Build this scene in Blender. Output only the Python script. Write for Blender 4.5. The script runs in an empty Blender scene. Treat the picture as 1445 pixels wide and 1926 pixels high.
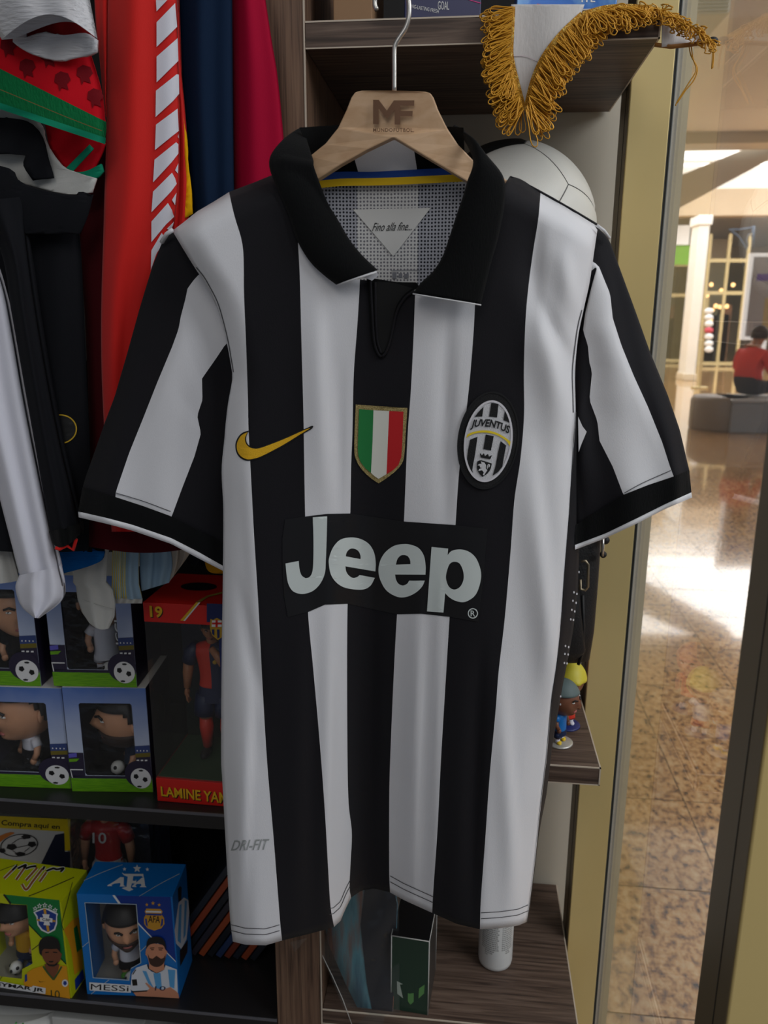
import bpy, bmesh, math, random
from mathutils import Vector, Matrix
from mathutils.geometry import tessellate_polygon

random.seed(7)
SC = bpy.context.scene
COL = SC.collection

# ------------------------------------------------------------------ camera
F, CX, CY, EYE = 1480.0, 722.5, 963.0, 1.45          # focal length in pixels of a 1445 x 1926 frame
def _axes(vd=(885, 592), vv=(690, 7000)):            # vanishing points of depth and of verticals
    y = Vector(((vd[0]-CX)/F, (CY-vd[1])/F, -1.0)).normalized()
    z = -Vector(((vv[0]-CX)/F, (CY-vv[1])/F, -1.0))
    z = (z - y*z.dot(y)).normalized()
    x = y.cross(z)
    return Matrix((x, y, z))                          # rows: world axes seen from the camera
RM = _axes()
cam_data = bpy.data.cameras.new('camera')
cam = bpy.data.objects.new('camera', cam_data); COL.objects.link(cam)
cam.matrix_world = Matrix.Translation((0, 0, EYE)) @ RM.to_4x4()
cam_data.sensor_fit = 'VERTICAL'; cam_data.sensor_height = 36.0; cam_data.sensor_width = 27.0
cam_data.lens = F/1926.0*36.0
cam_data.clip_start = 0.02; cam_data.clip_end = 200
cam_data.dof.use_dof = True; cam_data.dof.focus_distance = 0.86; cam_data.dof.aperture_fstop = 8.0
SC.camera = cam

# ------------------------------------------------------------------ world, lights, exposure
SC.view_settings.view_transform = 'Standard'; SC.view_settings.look = 'None'
SC.view_settings.gamma = 1.0; SC.view_settings.use_curve_mapping = False
SC.view_settings.exposure = 0.0
world = bpy.data.worlds.new('world'); SC.world = world; world.use_nodes = True
bg = world.node_tree.nodes['Background']
bg.inputs[0].default_value = (0.80, 0.88, 1.0, 1); bg.inputs[1].default_value = 0.17
def area(name, loc, target, size, power, color=(1, 1, 1), sy=None):
    d = bpy.data.lights.new(name, 'AREA'); d.energy = power; d.color = color
    d.shape = 'RECTANGLE'; d.size = size; d.size_y = sy or size
    o = bpy.data.objects.new(name, d); COL.objects.link(o); o.location = loc
    o.rotation_euler = (Vector(target)-Vector(loc)).to_track_quat('-Z', 'Y').to_euler()
    return o
area('shop_ceiling_light', (-0.15, -0.9, 2.65), (0, 0.9, 1.0), 0.9, 6.0, (1.0, 0.95, 0.88))
area('mall_entrance_daylight', (2.6, -0.6, 3.4), (0.3, 0.8, 0.9), 2.2, 95, (0.93, 0.96, 1.0))
area('mall_near_fill', (3.6, 4.4, 3.85), (3.6, 4.4, 0), 6.4, 118, (0.92, 0.96, 1.0))  # fill lamp added under the closed ceiling to brighten the near floor
area('mall_mid_skylight', (6.0, 18.0, 5.3), (6.0, 18.0, 0), 9.0, 800, (0.92, 0.96, 1.0))

# ------------------------------------------------------------------ projection helpers (layout from the calibrated camera)
def ray(px, py):
    return RM @ Vector(((px-CX)/F, (CY-py)/F, -1.0))
def P(px, py, Y):
    d = ray(px, py); return d*(Y/d.y) + Vector((0, 0, EYE))
def Pz(px, py, z):
    d = ray(px, py); return d*((z-EYE)/d.z) + Vector((0, 0, EYE))
def lerp(a, b, t): return a+(b-a)*t
def pl(pts, x):                                       # piecewise linear y(x)
    if x <= pts[0][0]: return pts[0][1]
    for (x0, y0), (x1, y1) in zip(pts, pts[1:]):
        if x <= x1: return lerp(y0, y1, (x-x0)/(x1-x0) if x1 > x0 else 0)
    return pts[-1][1]
def sm(pts, x):                                       # smooth monotone (Catmull-Rom) y(x), linear extrapolation off
    n = len(pts)
    if x <= pts[0][0]: return pts[0][1]
    if x >= pts[-1][0]: return pts[-1][1]
    for i in range(n-1):
        x0, y0 = pts[i]; x1, y1 = pts[i+1]
        if x <= x1:
            h = x1-x0; t = (x-x0)/h
            m0 = (y1-pts[i-1][1])/(x1-pts[i-1][0]) if i > 0 else (y1-y0)/h
            m1 = (pts[i+2][1]-y0)/(pts[i+2][0]-x0) if i+2 < n else (y1-y0)/h
            a = 2*t**3-3*t*t+1; b = t**3-2*t*t+t; c = -2*t**3+3*t*t; d = t**3-t*t
            return a*y0+b*h*m0+c*y1+d*h*m1
def inv(pts): return [(y, x) for x, y in pts]
def along(pts, t):                                    # point at arc-length fraction t of a polyline
    L = [0.0]
    for a, b in zip(pts, pts[1:]): L.append(L[-1]+math.dist(a, b))
    s = max(0, min(1, t))*L[-1]
    for i in range(len(pts)-1):
        if s <= L[i+1] or i == len(pts)-2:
            k = (s-L[i])/max(1e-9, L[i+1]-L[i]); return tuple(lerp(a, b, k) for a, b in zip(pts[i], pts[i+1]))
def curve_pts(pts, n):                                # smooth open polyline
    xs = [(i, p[0]) for i, p in enumerate(pts)]; ys = [(i, p[1]) for i, p in enumerate(pts)]
    m = len(pts)-1
    return [(sm(xs, m*i/n), sm(ys, m*i/n)) for i in range(n+1)]
def round_poly(pts, n=4, corner=48):                  # smooth a closed outline, keep sharp corners
    N = len(pts); out = []
    def is_c(i):
        a = Vector(pts[i-1][:2]); b = Vector(pts[i][:2]); c = Vector(pts[(i+1) % N][:2])
        u = b-a; v = c-b
        if u.length < 1e-6 or v.length < 1e-6: return True
        return math.degrees(u.angle(v)) > corner
    for i in range(N):
        p1 = Vector(pts[i]); p2 = Vector(pts[(i+1) % N])
        p0 = Vector(pts[i-1]) if not is_c(i) else p1*2-p2
        j = (i+1) % N
        p3 = Vector(pts[(i+2) % N]) if not is_c(j) else p2*2-p1
        for k in range(n):
            t = k/n
            q = 0.5*((2*p1)+(p2-p0)*t+(2*p0-5*p1+4*p2-p3)*t*t+(3*p1-p0-3*p2+p3)*t**3)
            out.append((q.x, q.y))
    return out
def crop(pts, ox, oy, s): return [(ox+x/s, oy+y/s) for x, y in pts]
def ell(cx, cy, rx, ry, n=24, rot=0):
    c, s = math.cos(rot), math.sin(rot)
    return [(cx+rx*math.cos(a)*c-ry*math.sin(a)*s, cy+rx*math.cos(a)*s+ry*math.sin(a)*c) for a in [2*math.pi*i/n for i in range(n)]]

# ------------------------------------------------------------------ materials
def lin(c):
    return tuple(((v/255/12.92) if v/255 <= 0.04045 else ((v/255+0.055)/1.055)**2.4) for v in c)+(1,)
_M = {}
def mat(name, rgb, rough=0.6, metal=0.0, spec=0.5, bump=None, var=None, emit=None, alpha=None, sheen=0, coat=0):
    """rgb 0..255; bump=(scale,strength,stretch); var=(scale, rgb2, stretch, low, high)"""
    if name in _M: return _M[name]
    m = bpy.data.materials.new(name); m.use_nodes = True
    nt = m.node_tree; b = nt.nodes['Principled BSDF']
    b.inputs['Base Color'].default_value = lin(rgb)
    b.inputs['Roughness'].default_value = rough; b.inputs['Metallic'].default_value = metal
    b.inputs['Specular IOR Level'].default_value = spec
    if sheen: b.inputs['Sheen Weight'].default_value = sheen; b.inputs['Sheen Roughness'].default_value = .6
    if coat: b.inputs['Coat Weight'].default_value = coat; b.inputs['Coat Roughness'].default_value = .1
    if emit: b.inputs['Emission Color'].default_value = lin(rgb); b.inputs['Emission Strength'].default_value = emit
    if bump or var:
        tc = nt.nodes.new('ShaderNodeTexCoord')
        def noise(scale, stretch, detail=4):
            mp = nt.nodes.new('ShaderNodeMapping'); nt.links.new(tc.outputs['Object'], mp.inputs[0])
            mp.inputs['Scale'].default_value = stretch or (1, 1, 1)
            n = nt.nodes.new('ShaderNodeTexNoise'); n.inputs['Scale'].default_value = scale; n.inputs['Detail'].default_value = detail
            nt.links.new(mp.outputs[0], n.inputs['Vector']); return n
        if var:
            n = noise(var[0], var[2])
            r = nt.nodes.new('ShaderNodeValToRGB'); r.color_ramp.elements[0].position = var[3]; r.color_ramp.elements[1].position = var[4]
            r.color_ramp.elements[0].color = lin(rgb); r.color_ramp.elements[1].color = lin(var[1])
            nt.links.new(n.outputs['Fac'], r.inputs[0]); nt.links.new(r.outputs[0], b.inputs['Base Color'])
        if bump:
            n = noise(bump[0], bump[2] if len(bump) > 2 else None)
            bp = nt.nodes.new('ShaderNodeBump'); bp.inputs['Strength'].default_value = bump[1]; bp.inputs['Distance'].default_value = 0.002
            nt.links.new(n.outputs['Fac'], bp.inputs['Height']); nt.links.new(bp.outputs[0], b.inputs['Normal'])
    _M[name] = m; return m
def fab(name, rgb, rough=0.85, spec=0.12, sheen=0.0, scale=1500, strength=0.10, stretch=(1, 1, .35)):
    return mat(name, rgb, rough, 0, spec, bump=(scale, strength, stretch), sheen=sheen)
def film(name, fres=1.45, tint=(1, 1, 1), haze=0.0, rough=0.03, bump=None):
    if name in _M: return _M[name]
    m = bpy.data.materials.new(name); m.use_nodes = True; nt = m.node_tree; nt.nodes.clear()
    out = nt.nodes.new('ShaderNodeOutputMaterial'); tr = nt.nodes.new('ShaderNodeBsdfTransparent'); gl = nt.nodes.new('ShaderNodeBsdfGlossy')
    tr.inputs[0].default_value = tint+(1,); gl.inputs['Roughness'].default_value = rough
    lw = nt.nodes.new('ShaderNodeLayerWeight'); lw.inputs[0].default_value = .5       # Schlick reflectance, same from both sides
    pw = nt.nodes.new('ShaderNodeMath'); pw.operation = 'POWER'; pw.inputs[1].default_value = 5.0
    fr = nt.nodes.new('ShaderNodeMath'); fr.operation = 'MULTIPLY_ADD'; r0 = ((fres-1)/(fres+1))**2; fr.inputs[1].default_value = 1-r0; fr.inputs[2].default_value = r0
    nt.links.new(lw.outputs['Facing'], pw.inputs[0]); nt.links.new(pw.outputs[0], fr.inputs[0])
    mx = nt.nodes.new('ShaderNodeMixShader')
    nt.links.new(fr.outputs[0], mx.inputs[0]); nt.links.new(tr.outputs[0], mx.inputs[1]); nt.links.new(gl.outputs[0], mx.inputs[2])
    last = mx
    if haze:
        df = nt.nodes.new('ShaderNodeBsdfDiffuse'); df.inputs[0].default_value = (.75, .75, .75, 1)
        m2 = nt.nodes.new('ShaderNodeMixShader')
        tc = nt.nodes.new('ShaderNodeTexCoord'); n = nt.nodes.new('ShaderNodeTexNoise'); n.inputs['Scale'].default_value = 9; n.inputs['Detail'].default_value = 6
        mu = nt.nodes.new('ShaderNodeMath'); mu.operation = 'MULTIPLY'; mu.inputs[1].default_value = haze*2
        nt.links.new(tc.outputs['Object'], n.inputs['Vector']); nt.links.new(n.outputs['Fac'], mu.inputs[0]); nt.links.new(mu.outputs[0], m2.inputs[0])
        nt.links.new(mx.outputs[0], m2.inputs[1]); nt.links.new(df.outputs[0], m2.inputs[2]); last = m2
    if bump:
        tc = nt.nodes.new('ShaderNodeTexCoord'); n = nt.nodes.new('ShaderNodeTexNoise'); n.inputs['Scale'].default_value = bump[0]; n.inputs['Detail'].default_value = 3
        bp = nt.nodes.new('ShaderNodeBump'); bp.inputs['Strength'].default_value = bump[1]; bp.inputs['Distance'].default_value = .01
        nt.links.new(tc.outputs['Object'], n.inputs['Vector']); nt.links.new(n.outputs['Fac'], bp.inputs['Height'])
        nt.links.new(bp.outputs[0], gl.inputs['Normal']); nt.links.new(bp.outputs[0], lw.inputs['Normal'])
    nt.links.new(last.outputs[0], out.inputs[0]); _M[name] = m; return m

# ------------------------------------------------------------------ object helpers
def tag(o, label=None, cat=None, group=None, kind=None):
    if label: o['label'] = label
    if cat: o['category'] = cat
    if group: o['group'] = group
    if kind: o['kind'] = kind
    return o
def empty(name, loc, label, cat, group=None):
    o = bpy.data.objects.new(name, None); COL.objects.link(o); o.location = loc; o.empty_display_size = .05
    return tag(o, label, cat, group)
def put(o, parent):
    if parent is not None:
        o.parent = parent
        m = Matrix.Translation(parent.location)
        q = parent
        inv_ = Matrix.Translation(-q.location)
        if q.parent is not None: inv_ = Matrix.Identity(4)   # part meshes sit at the origin of their thing
        o.matrix_parent_inverse = inv_
    return o
def mesh(name, verts, faces, mats, parent=None, smooth=True, idx=None, thick=0, bevel=0, sub=0):
    me = bpy.data.meshes.new(name); me.from_pydata([tuple(v) for v in verts], [], faces)
    if not isinstance(mats, (list, tuple)): mats = [mats]
    for m in mats: me.materials.append(m)
    if idx: me.polygons.foreach_set('material_index', idx)
    if smooth: me.polygons.foreach_set('use_smooth', [True]*len(me.polygons))
    me.update()
    o = bpy.data.objects.new(name, me); COL.objects.link(o); put(o, parent)
    if thick:
        s = o.modifiers.new('thickness', 'SOLIDIFY'); s.thickness = thick; s.offset = 0
    if bevel:
        s = o.modifiers.new('bevel', 'BEVEL'); s.width = bevel; s.segments = 2; s.limit_method = 'ANGLE'
    if sub:
        s = o.modifiers.new('subdiv', 'SUBSURF'); s.levels = sub; s.render_levels = sub
    return o
def from_bm(name, bm, mats, parent=None, smooth=False, bevel=0):
    me = bpy.data.meshes.new(name); bmesh.ops.recalc_face_normals(bm, faces=bm.faces); bm.to_mesh(me); bm.free()
    for m in (mats if isinstance(mats, (list, tuple)) else [mats]): me.materials.append(m)
    if smooth: me.polygons.foreach_set('use_smooth', [True]*len(me.polygons))
    o = bpy.data.objects.new(name, me); COL.objects.link(o); put(o, parent)
    if bevel:
        s = o.modifiers.new('bevel', 'BEVEL'); s.width = bevel; s.segments = 2; s.limit_method = 'ANGLE'
    return o
def boxv(x0, x1, y0, y1, z0, z1):
    v = [(x, y, z) for x in (x0, x1) for y in (y0, y1) for z in (z0, z1)]
    f = [(0, 1, 3, 2), (4, 6, 7, 5), (0, 4, 5, 1), (2, 3, 7, 6), (0, 2, 6, 4), (1, 5, 7, 3)]
    return v, f
def box(name, x0, x1, y0, y1, z0, z1, m, parent=None, bevel=0.001):
    v, f = boxv(x0, x1, y0, y1, z0, z1); return mesh(name, v, f, m, parent, smooth=False, bevel=bevel)
def tube(name, pts, r, m, parent=None, n=8, caps=True):
    v, f = tubev([pts], r, n, caps); return mesh(name, v, f, m, parent)
def tubev(paths, r, n=8, caps=True):
    V, Fc = [], []
    for pts in paths:
        pts = [Vector(p) for p in pts]; base = len(V); up = None
        for i, p in enumerate(pts):
            d = (pts[min(i+1, len(pts)-1)]-pts[max(i-1, 0)])
            d = d.normalized() if d.length > 1e-9 else Vector((0, 0, 1))
            if up is None: up = d.orthogonal().normalized()
            up = (up-d*up.dot(d)); up = up.normalized() if up.length > 1e-6 else d.orthogonal().normalized()
            s = d.cross(up); rr = r(i/(len(pts)-1)) if callable(r) else r
            for k in range(n):
                a = 2*math.pi*k/n; V.append(p+up*math.cos(a)*rr+s*math.sin(a)*rr)
        for i in range(len(pts)-1):
            for k in range(n):
                a = base+i*n+k; b = base+i*n+(k+1) % n; Fc.append((a, b, b+n, a+n))
        if caps:
            Fc.append(tuple(base+k for k in range(n))[::-1]); Fc.append(tuple(base+(len(pts)-1)*n+k for k in range(n)))
    return V, Fc
def lathe(name, prof, c, m, parent=None, n=32, axis='Z', idx=None):
    V, Fc = [], []; c = Vector(c)
    for r, z in prof:
        for k in range(n):
            a = 2*math.pi*k/n; V.append(c+Vector((r*math.cos(a), r*math.sin(a), z)))
    for i in range(len(prof)-1):
        for k in range(n):
            Fc.append((i*n+k, i*n+(k+1) % n, (i+1)*n+(k+1) % n, (i+1)*n+k))
    ii = [idx[i] for i in range(len(prof)-1) for k in range(n)] if idx else None
    return mesh(name, V, Fc, m, parent, idx=ii)
def grid(f, nu, nv):                                  # f(u,v)->Vector, u,v in 0..1
    V = [f(i/nu, j/nv) for j in range(nv+1) for i in range(nu+1)]
    Fc = [(j*(nu+1)+i, j*(nu+1)+i+1, (j+1)*(nu+1)+i+1, (j+1)*(nu+1)+i) for j in range(nv) for i in range(nu)]
    return V, Fc
def sphere(name, c, r, m, parent=None, sc=(1, 1, 1), nu=24, nv=14):
    V, Fc = grid(lambda u, v: Vector(c)+Vector((r*sc[0]*math.sin(math.pi*v)*math.cos(2*math.pi*u), r*sc[1]*math.sin(math.pi*v)*math.sin(2*math.pi*u), r*sc[2]*math.cos(math.pi*v))), nu, nv)
    return mesh(name, V, Fc, m, parent)
# ---- prints: 2D outlines tessellated, cut fine and laid on a surface
def lay(name, V2, F2, surf, m, parent, off=0.0004, maxlen=25, idx=None):
    bm = bmesh.new(); vs = [bm.verts.new((x, y, 0)) for x, y in V2]
    for f in F2:
        try: bm.faces.new([vs[i] for i in f])
        except ValueError: pass
    for _ in range(6):
        es = [e for e in bm.edges if e.calc_length() > maxlen]
        if not es: break
        bmesh.ops.subdivide_edges(bm, edges=es, cuts=1); bmesh.ops.triangulate(bm, faces=[f for f in bm.faces if len(f.verts) > 4])
    V = [surf(v.co.x, v.co.y, off) for v in bm.verts]; bm.verts.index_update()
    Fc = [tuple(v.index for v in f.verts) for f in bm.faces]; bm.free()
    o = mesh(name, V, Fc, m, parent)
    return o
def decal(name, loops, surf, m, parent, off=0.0004, maxlen=25):
    """loops: list of outlines, each [outer, hole, ...] or a plain outline"""
    V2, F2 = [], []
    for lp in loops:
        if isinstance(lp[0][0], (int, float)): lp = [lp]
        fl = [Vector((x, y, 0)) for l in lp for x, y in l]
        b = len(V2); V2 += [(p.x, p.y) for p in fl]
        for t in tessellate_polygon([[Vector((x, y, 0)) for x, y in l] for l in lp]): F2.append(tuple(b+i for i in t))
    return lay(name, V2, F2, surf, m, parent, off, maxlen)
_T = {}
def text2d(s, bold=0.0, shear=0.0, space=1.0):
    key = (s, bold, shear, space)
    if key in _T: return _T[key]
    cu = bpy.data.curves.new('txt', 'FONT'); cu.body = s; cu.size = 1; cu.offset = bold; cu.shear = shear; cu.space_character = space; cu.resolution_u = 3
    ob = bpy.data.objects.new('txt', cu); COL.objects.link(ob); bpy.context.view_layer.update()
    me = bpy.data.meshes.new_from_object(ob.evaluated_get(bpy.context.evaluated_depsgraph_get()))
    V = [(v.co.x, v.co.y) for v in me.vertices]; Fc = [tuple(p.vertices) for p in me.polygons]
    bpy.data.objects.remove(ob); bpy.data.curves.remove(cu); bpy.data.meshes.remove(me)
    x0 = min(v[0] for v in V); x1 = max(v[0] for v in V); y0 = min(v[1] for v in V); y1 = max(v[1] for v in V)
    V = [((x-x0)/(x1-x0), (y-y0)/(y1-y0)) for x, y in V]
    _T[key] = (V, Fc); return V, Fc
def text(name, s, quad, surf, m, parent, off=0.0006, bold=0.0, shear=0.0, maxlen=14, space=1.0):
    """quad: TL, TR, BR, BL in surface coordinates, or two callables top(u), base(u)"""
    V, Fc = text2d(s, bold, shear, space)
    if callable(quad[0]): top, base = quad
    else:
        TL, TR, BR, BL = quad
        top = lambda u: (lerp(TL[0], TR[0], u), lerp(TL[1], TR[1], u)); base = lambda u: (lerp(BL[0], BR[0], u), lerp(BL[1], BR[1], u))
    W = []
    for u, v in V:
        a = top(u); b = base(u); W.append((lerp(b[0], a[0], v), lerp(b[1], a[1], v)))
    return lay(name, W, Fc, surf, m, parent, off, maxlen)
def plane_surf(p0, n):                                # the flat face of a box, addressed by the line of sight it was measured with
    p0 = Vector(p0); n = Vector(n).normalized(); e = Vector((0, 0, EYE))
    def f(px, py, off=0):
        d = ray(px, py); q = p0+n*off
        return e+d*((q-e).dot(n)/d.dot(n))
    return f
def xz_surf(Y):
    return lambda px, py, off=0: P(px, py, Y-off)

# ------------------------------------------------------------------ shared materials
def wood(name, a, b, c, stretch, scale=14, rough=.5):
    if name in _M: return _M[name]
    m = bpy.data.materials.new(name); m.use_nodes = True; nt = m.node_tree; bs = nt.nodes['Principled BSDF']; bs.inputs['Roughness'].default_value = rough
    bs.inputs['Specular IOR Level'].default_value = .35
    tc = nt.nodes.new('ShaderNodeTexCoord'); mp = nt.nodes.new('ShaderNodeMapping'); mp.inputs['Scale'].default_value = stretch
    n = nt.nodes.new('ShaderNodeTexNoise'); n.inputs['Scale'].default_value = scale; n.inputs['Detail'].default_value = 8; n.inputs['Distortion'].default_value = .6
    r = nt.nodes.new('ShaderNodeValToRGB'); e = r.color_ramp.elements
    e[0].position = .33; e[0].color = lin(a); e[1].position = .7; e[1].color = lin(c); k = e.new(.5); k.color = lin(b)
    nt.links.new(tc.outputs['Object'], mp.inputs[0]); nt.links.new(mp.outputs[0], n.inputs['Vector']); nt.links.new(n.outputs['Fac'], r.inputs[0]); nt.links.new(r.outputs[0], bs.inputs['Base Color'])
    bp = nt.nodes.new('ShaderNodeBump'); bp.inputs['Strength'].default_value = .12; bp.inputs['Distance'].default_value = .001
    nt.links.new(n.outputs['Fac'], bp.inputs['Height']); nt.links.new(bp.outputs[0], bs.inputs['Normal'])
    _M[name] = m; return m
WOODX = wood('dark_wood_grain_x', (60, 47, 40), (90, 73, 63), (112, 94, 82), (.6, 14, 14))
WOODZ = wood('walnut_grain_z', (74, 55, 44), (108, 83, 67), (130, 102, 82), (18, 18, .5))
EDGE = mat('edge_band', (196, 182, 165), .5)
BLACKW = mat('black_laminate', (30, 29, 30), .38, bump=(60, .05))
BACKP = mat('black_back_panel', (17, 17, 18), .7)
GOLD = mat('gold_anodised', (226, 204, 146), .42, .2, .5, var=(3.5, (212, 186, 120), (1, 1, .25), .35, .7))
GOLDD = mat('gold_shaded', (120, 103, 74), .45, .4)  # darker copy of the gold: shade on the inner faces painted in
GASK = mat('grey_gasket', (96, 98, 94), .55)
STEEL = mat('brushed_steel', (190, 188, 184), .28, .95)
BLACKM = mat('black_matt', (16, 16, 18), .6)
WHITEP = mat('white_print', (228, 228, 228), .5)

# ------------------------------------------------------------------ room shell
wall = box('wall_back', -1.3, .30, 1.265, 1.30, 0, 2.7, mat('painted_wall', (196, 190, 176), .8, bump=(40, .08)), bevel=0); tag(wall, 'pale beige painted wall behind the shelves', 'wall', kind='structure')
wl = box('wall_left', -1.34, -1.3, .55, 1.30, 0, 2.7, mat('painted_wall', (0, 0, 0)), bevel=0); tag(wl, 'pale wall at the left end of the shop shelves', 'wall', kind='structure')
sf = box('floor_1', -3.2, .245, -4.0, 1.30, -.03, 0, mat('shop_floor', (120, 112, 104), .4), bevel=0); tag(sf, 'shop floor below the shelves', 'floor', kind='structure')

# ------------------------------------------------------------------ shelf unit
su = empty('shelf_unit', (-.22, 1.1, 0), 'tall walnut shelf unit with black left bay behind the striped jersey', 'shelf')
box('upright', -.259, -.190, .950, 1.263, 0, 2.7, WOODZ, su, .0008)
box('edge_strip', -.1915, -.1898, .9492, .952, 0, 2.7, EDGE, su, 0)
def board(z0, z1, name='shelf_board', x1=.189, y1=1.26):
    b = box(name, -.1895, x1, .95, y1, z0, z1, WOODX, su, .0006)
    v = []; f = []
    for q in ((-.1895, x1+.0004, .9494, .9512, z1-.0014, z1+.0003), (x1-.0012, x1+.0006, .9494, y1, z1-.0014, z1+.0003), (x1-.0012, x1+.0006, .9494, .9512, z0, z1), (-.1895, x1+.0004, .9494, .951, z0-.0003, z0+.0010), (x1-.0012, x1+.0006, .9494, y1, z0-.0003, z0+.0010)):
        vv, ff = boxv(*q); f += [tuple(len(v)+i for i in t) for t in ff]; v += vv
    mesh('edge_band', v, f, EDGE, b, smooth=False)
board(1.733, 1.760); board(1.418, 1.444); board(.845, .871); board(.411, .437)
for z1, nm in ((.762, 0), (.412, 0), (.12, 0)):
    b = box('black_shelf', -1.29, -.2595, .948, 1.262, z1-.026, z1, BLACKW, su, .0012)
    box('front_lip', -1.29, -.2595, .9468, .9482, z1-.004, z1+.0003, mat('lip_edge', (92, 92, 98), .35), b, 0)
box('upper_black_sheet', -.1895, .189, 1.2565, 1.2635, 1.762, 2.7, BACKP, su, 0)  # black sheet over the pale wall above the top shelf
box('top_shade_board', -1.29, -.2595, .948, 1.262, 2.0, 2.026, BLACKW, su)  # unseen board added over the left bay to keep it dark
box('back_panel', -1.29, -.2595, 1.2555, 1.2635, 0, 2.0, BACKP, su, 0)
box('lower_back', -.1895, .0, 1.2565, 1.2635, 0, .44, BACKP, su, 0)
hr = empty('clothes_rail', (-.7, .84, 1.93), 'steel rail carrying the row of jerseys', 'rail')
tube('rail', [(-1.3, .84, 1.93), (-.26, .84, 1.93)], .0125, STEEL, hr, 12)
tube('bracket', [(-.262, .84, 1.93), (-.225, .84, 1.93), (-.225, .949, 1.93)], .008, STEEL, hr, 8)

# ------------------------------------------------------------------ shop window frame
wf = empty('window_1', (.22, .8, 0), 'gold aluminium shop window frame with clear pane', 'window'); tag(wf, kind='structure')
# near mullion and far post share one profile
for y0, y1 in ((1.128, 1.190), (.471, .5286)):
    p = box('post', .194, .2454, y0, y1, -.02, 2.7, GOLD, wf, .0012)
    box('inner_face_shade', .1932, .1942, y0+.0015, y1, -.02, 2.7, GOLDD, p, 0)
    box('groove', .1928, .1936, y0+.022, y0+.0228, -.02, 2.7, BLACKM, p, 0)
box('gasket', .2452, .2474, 1.1285, 1.140, -.02, 2.7, GASK, wf, .001)
box('gasket', .2474, .2482, 1.1275, 1.130, -.02, 2.7, mat('gasket_dark', (52, 52, 50), .6), wf, 0)
box('stop', .2482, .2500, 1.1285, 1.142, -.02, 2.7, mat('gasket_grey2', (118, 120, 116), .5), wf, .001)
box('bottom_rail', .194, .2454, .5286, 1.128, -.03, .05, GOLD, wf)
box('stop', .2140, .2190, .4712, .49, -.02, 2.7, mat('gasket_dark', (0, 0, 0)), wf, 0)
pane = box('pane', .2502, .2526, .5286, 1.1295, .0, 2.7, film('window_glass', 1.45, (.985, .99, .985), .04, .006), wf, 0)

# ------------------------------------------------------------------ mall outside the window
def granite():
    m = bpy.data.materials.new('granite'); m.use_nodes = True; nt = m.node_tree; b = nt.nodes['Principled BSDF']
    b.inputs['Roughness'].default_value = .12; b.inputs['Specular IOR Level'].default_value = .9; b.inputs['Coat Weight'].default_value = .7; b.inputs['Coat Roughness'].default_value = .04
    tc = nt.nodes.new('ShaderNodeTexCoord')
    n = nt.nodes.new('ShaderNodeTexNoise'); n.inputs['Scale'].default_value = 46; n.inputs['Detail'].default_value = 9; n.inputs['Roughness'].default_value = .62
    mp = nt.nodes.new('ShaderNodeMapping'); mp.inputs['Scale'].default_value = (1, .7, 1)
    r = nt.nodes.new('ShaderNodeValToRGB'); e = r.color_ramp.elements
    e[0].position = .34; e[0].color = lin((52, 40, 34)); e[1].position = .66; e[1].color = lin((226, 194, 146))
    k = e.new(.44); k.color = lin((160, 116, 72)); k = e.new(.5); k.color = lin((204, 156, 98))
    n2 = nt.nodes.new('ShaderNodeTexNoise'); n2.inputs['Scale'].default_value = 2.2; n2.inputs['Detail'].default_value = 2
    mx = nt.nodes.new('ShaderNodeMix'); mx.data_type = 'RGBA'; mx.blend_type = 'MULTIPLY'; mx.inputs[0].default_value = .5
    r2 = nt.nodes.new('ShaderNodeValToRGB'); r2.color_ramp.elements[0].position = .3; r2.color_ramp.elements[0].color = (.55, .5, .45, 1); r2.color_ramp.elements[1].position = .6; r2.color_ramp.elements[1].color = (1, 1, 1, 1)
    oi = nt.nodes.new('ShaderNodeObjectInfo'); vm = nt.nodes.new('ShaderNodeVectorMath'); vm.operation = 'ADD'
    geo = nt.nodes.new('ShaderNodeNewGeometry')
    nt.links.new(geo.outputs['Position'], vm.inputs[0]); nt.links.new(oi.outputs['Random'], vm.inputs[1])
    nt.links.new(vm.outputs[0], mp.inputs[0]); nt.links.new(mp.outputs[0], n.inputs['Vector']); nt.links.new(vm.outputs[0], n2.inputs['Vector'])
    nt.links.new(n.outputs['Fac'], r.inputs[0]); nt.links.new(n2.outputs['Fac'], r2.inputs[0])
    nt.links.new(r.outputs[0], mx.inputs[6]); nt.links.new(r2.outputs[0], mx.inputs[7]); nt.links.new(mx.outputs[2], b.inputs['Base Color'])
    return m
GRAN = granite()
fl = box('floor_2', .246, 26, .3, 60, -.06, -.0215, mat('grout', (112, 98, 82), .5), bevel=0); tag(fl, 'polished granite tile floor of the mall', 'floor', kind='structure')
T = .40
tv, tf = boxv(.0022, T-.0022, .0022, T-.0022, -.02, 0)
tme = bpy.data.meshes.new('tile'); tme.from_pydata(tv, [], tf); tme.materials.append(GRAN); tme.update()
cand = []
for i in range(0, 30):
    for j in range(0, 48):
        x = .30+i*T; y = .62+j*T
        cx_, cy_ = x+T/2, y+T/2
        r_ = cx_/cy_
        if .12 < r_ < (1.3 if cy_ < 3 else .62) and cy_ > .6: cand.append((cy_, x, y))
cand.sort()
for cy_, x, y in cand[:270]:
    o = bpy.data.objects.new('tile', tme); COL.objects.link(o); o.parent = fl; o.location = (x, y, 0)
ymax = cand[270][2]
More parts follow.
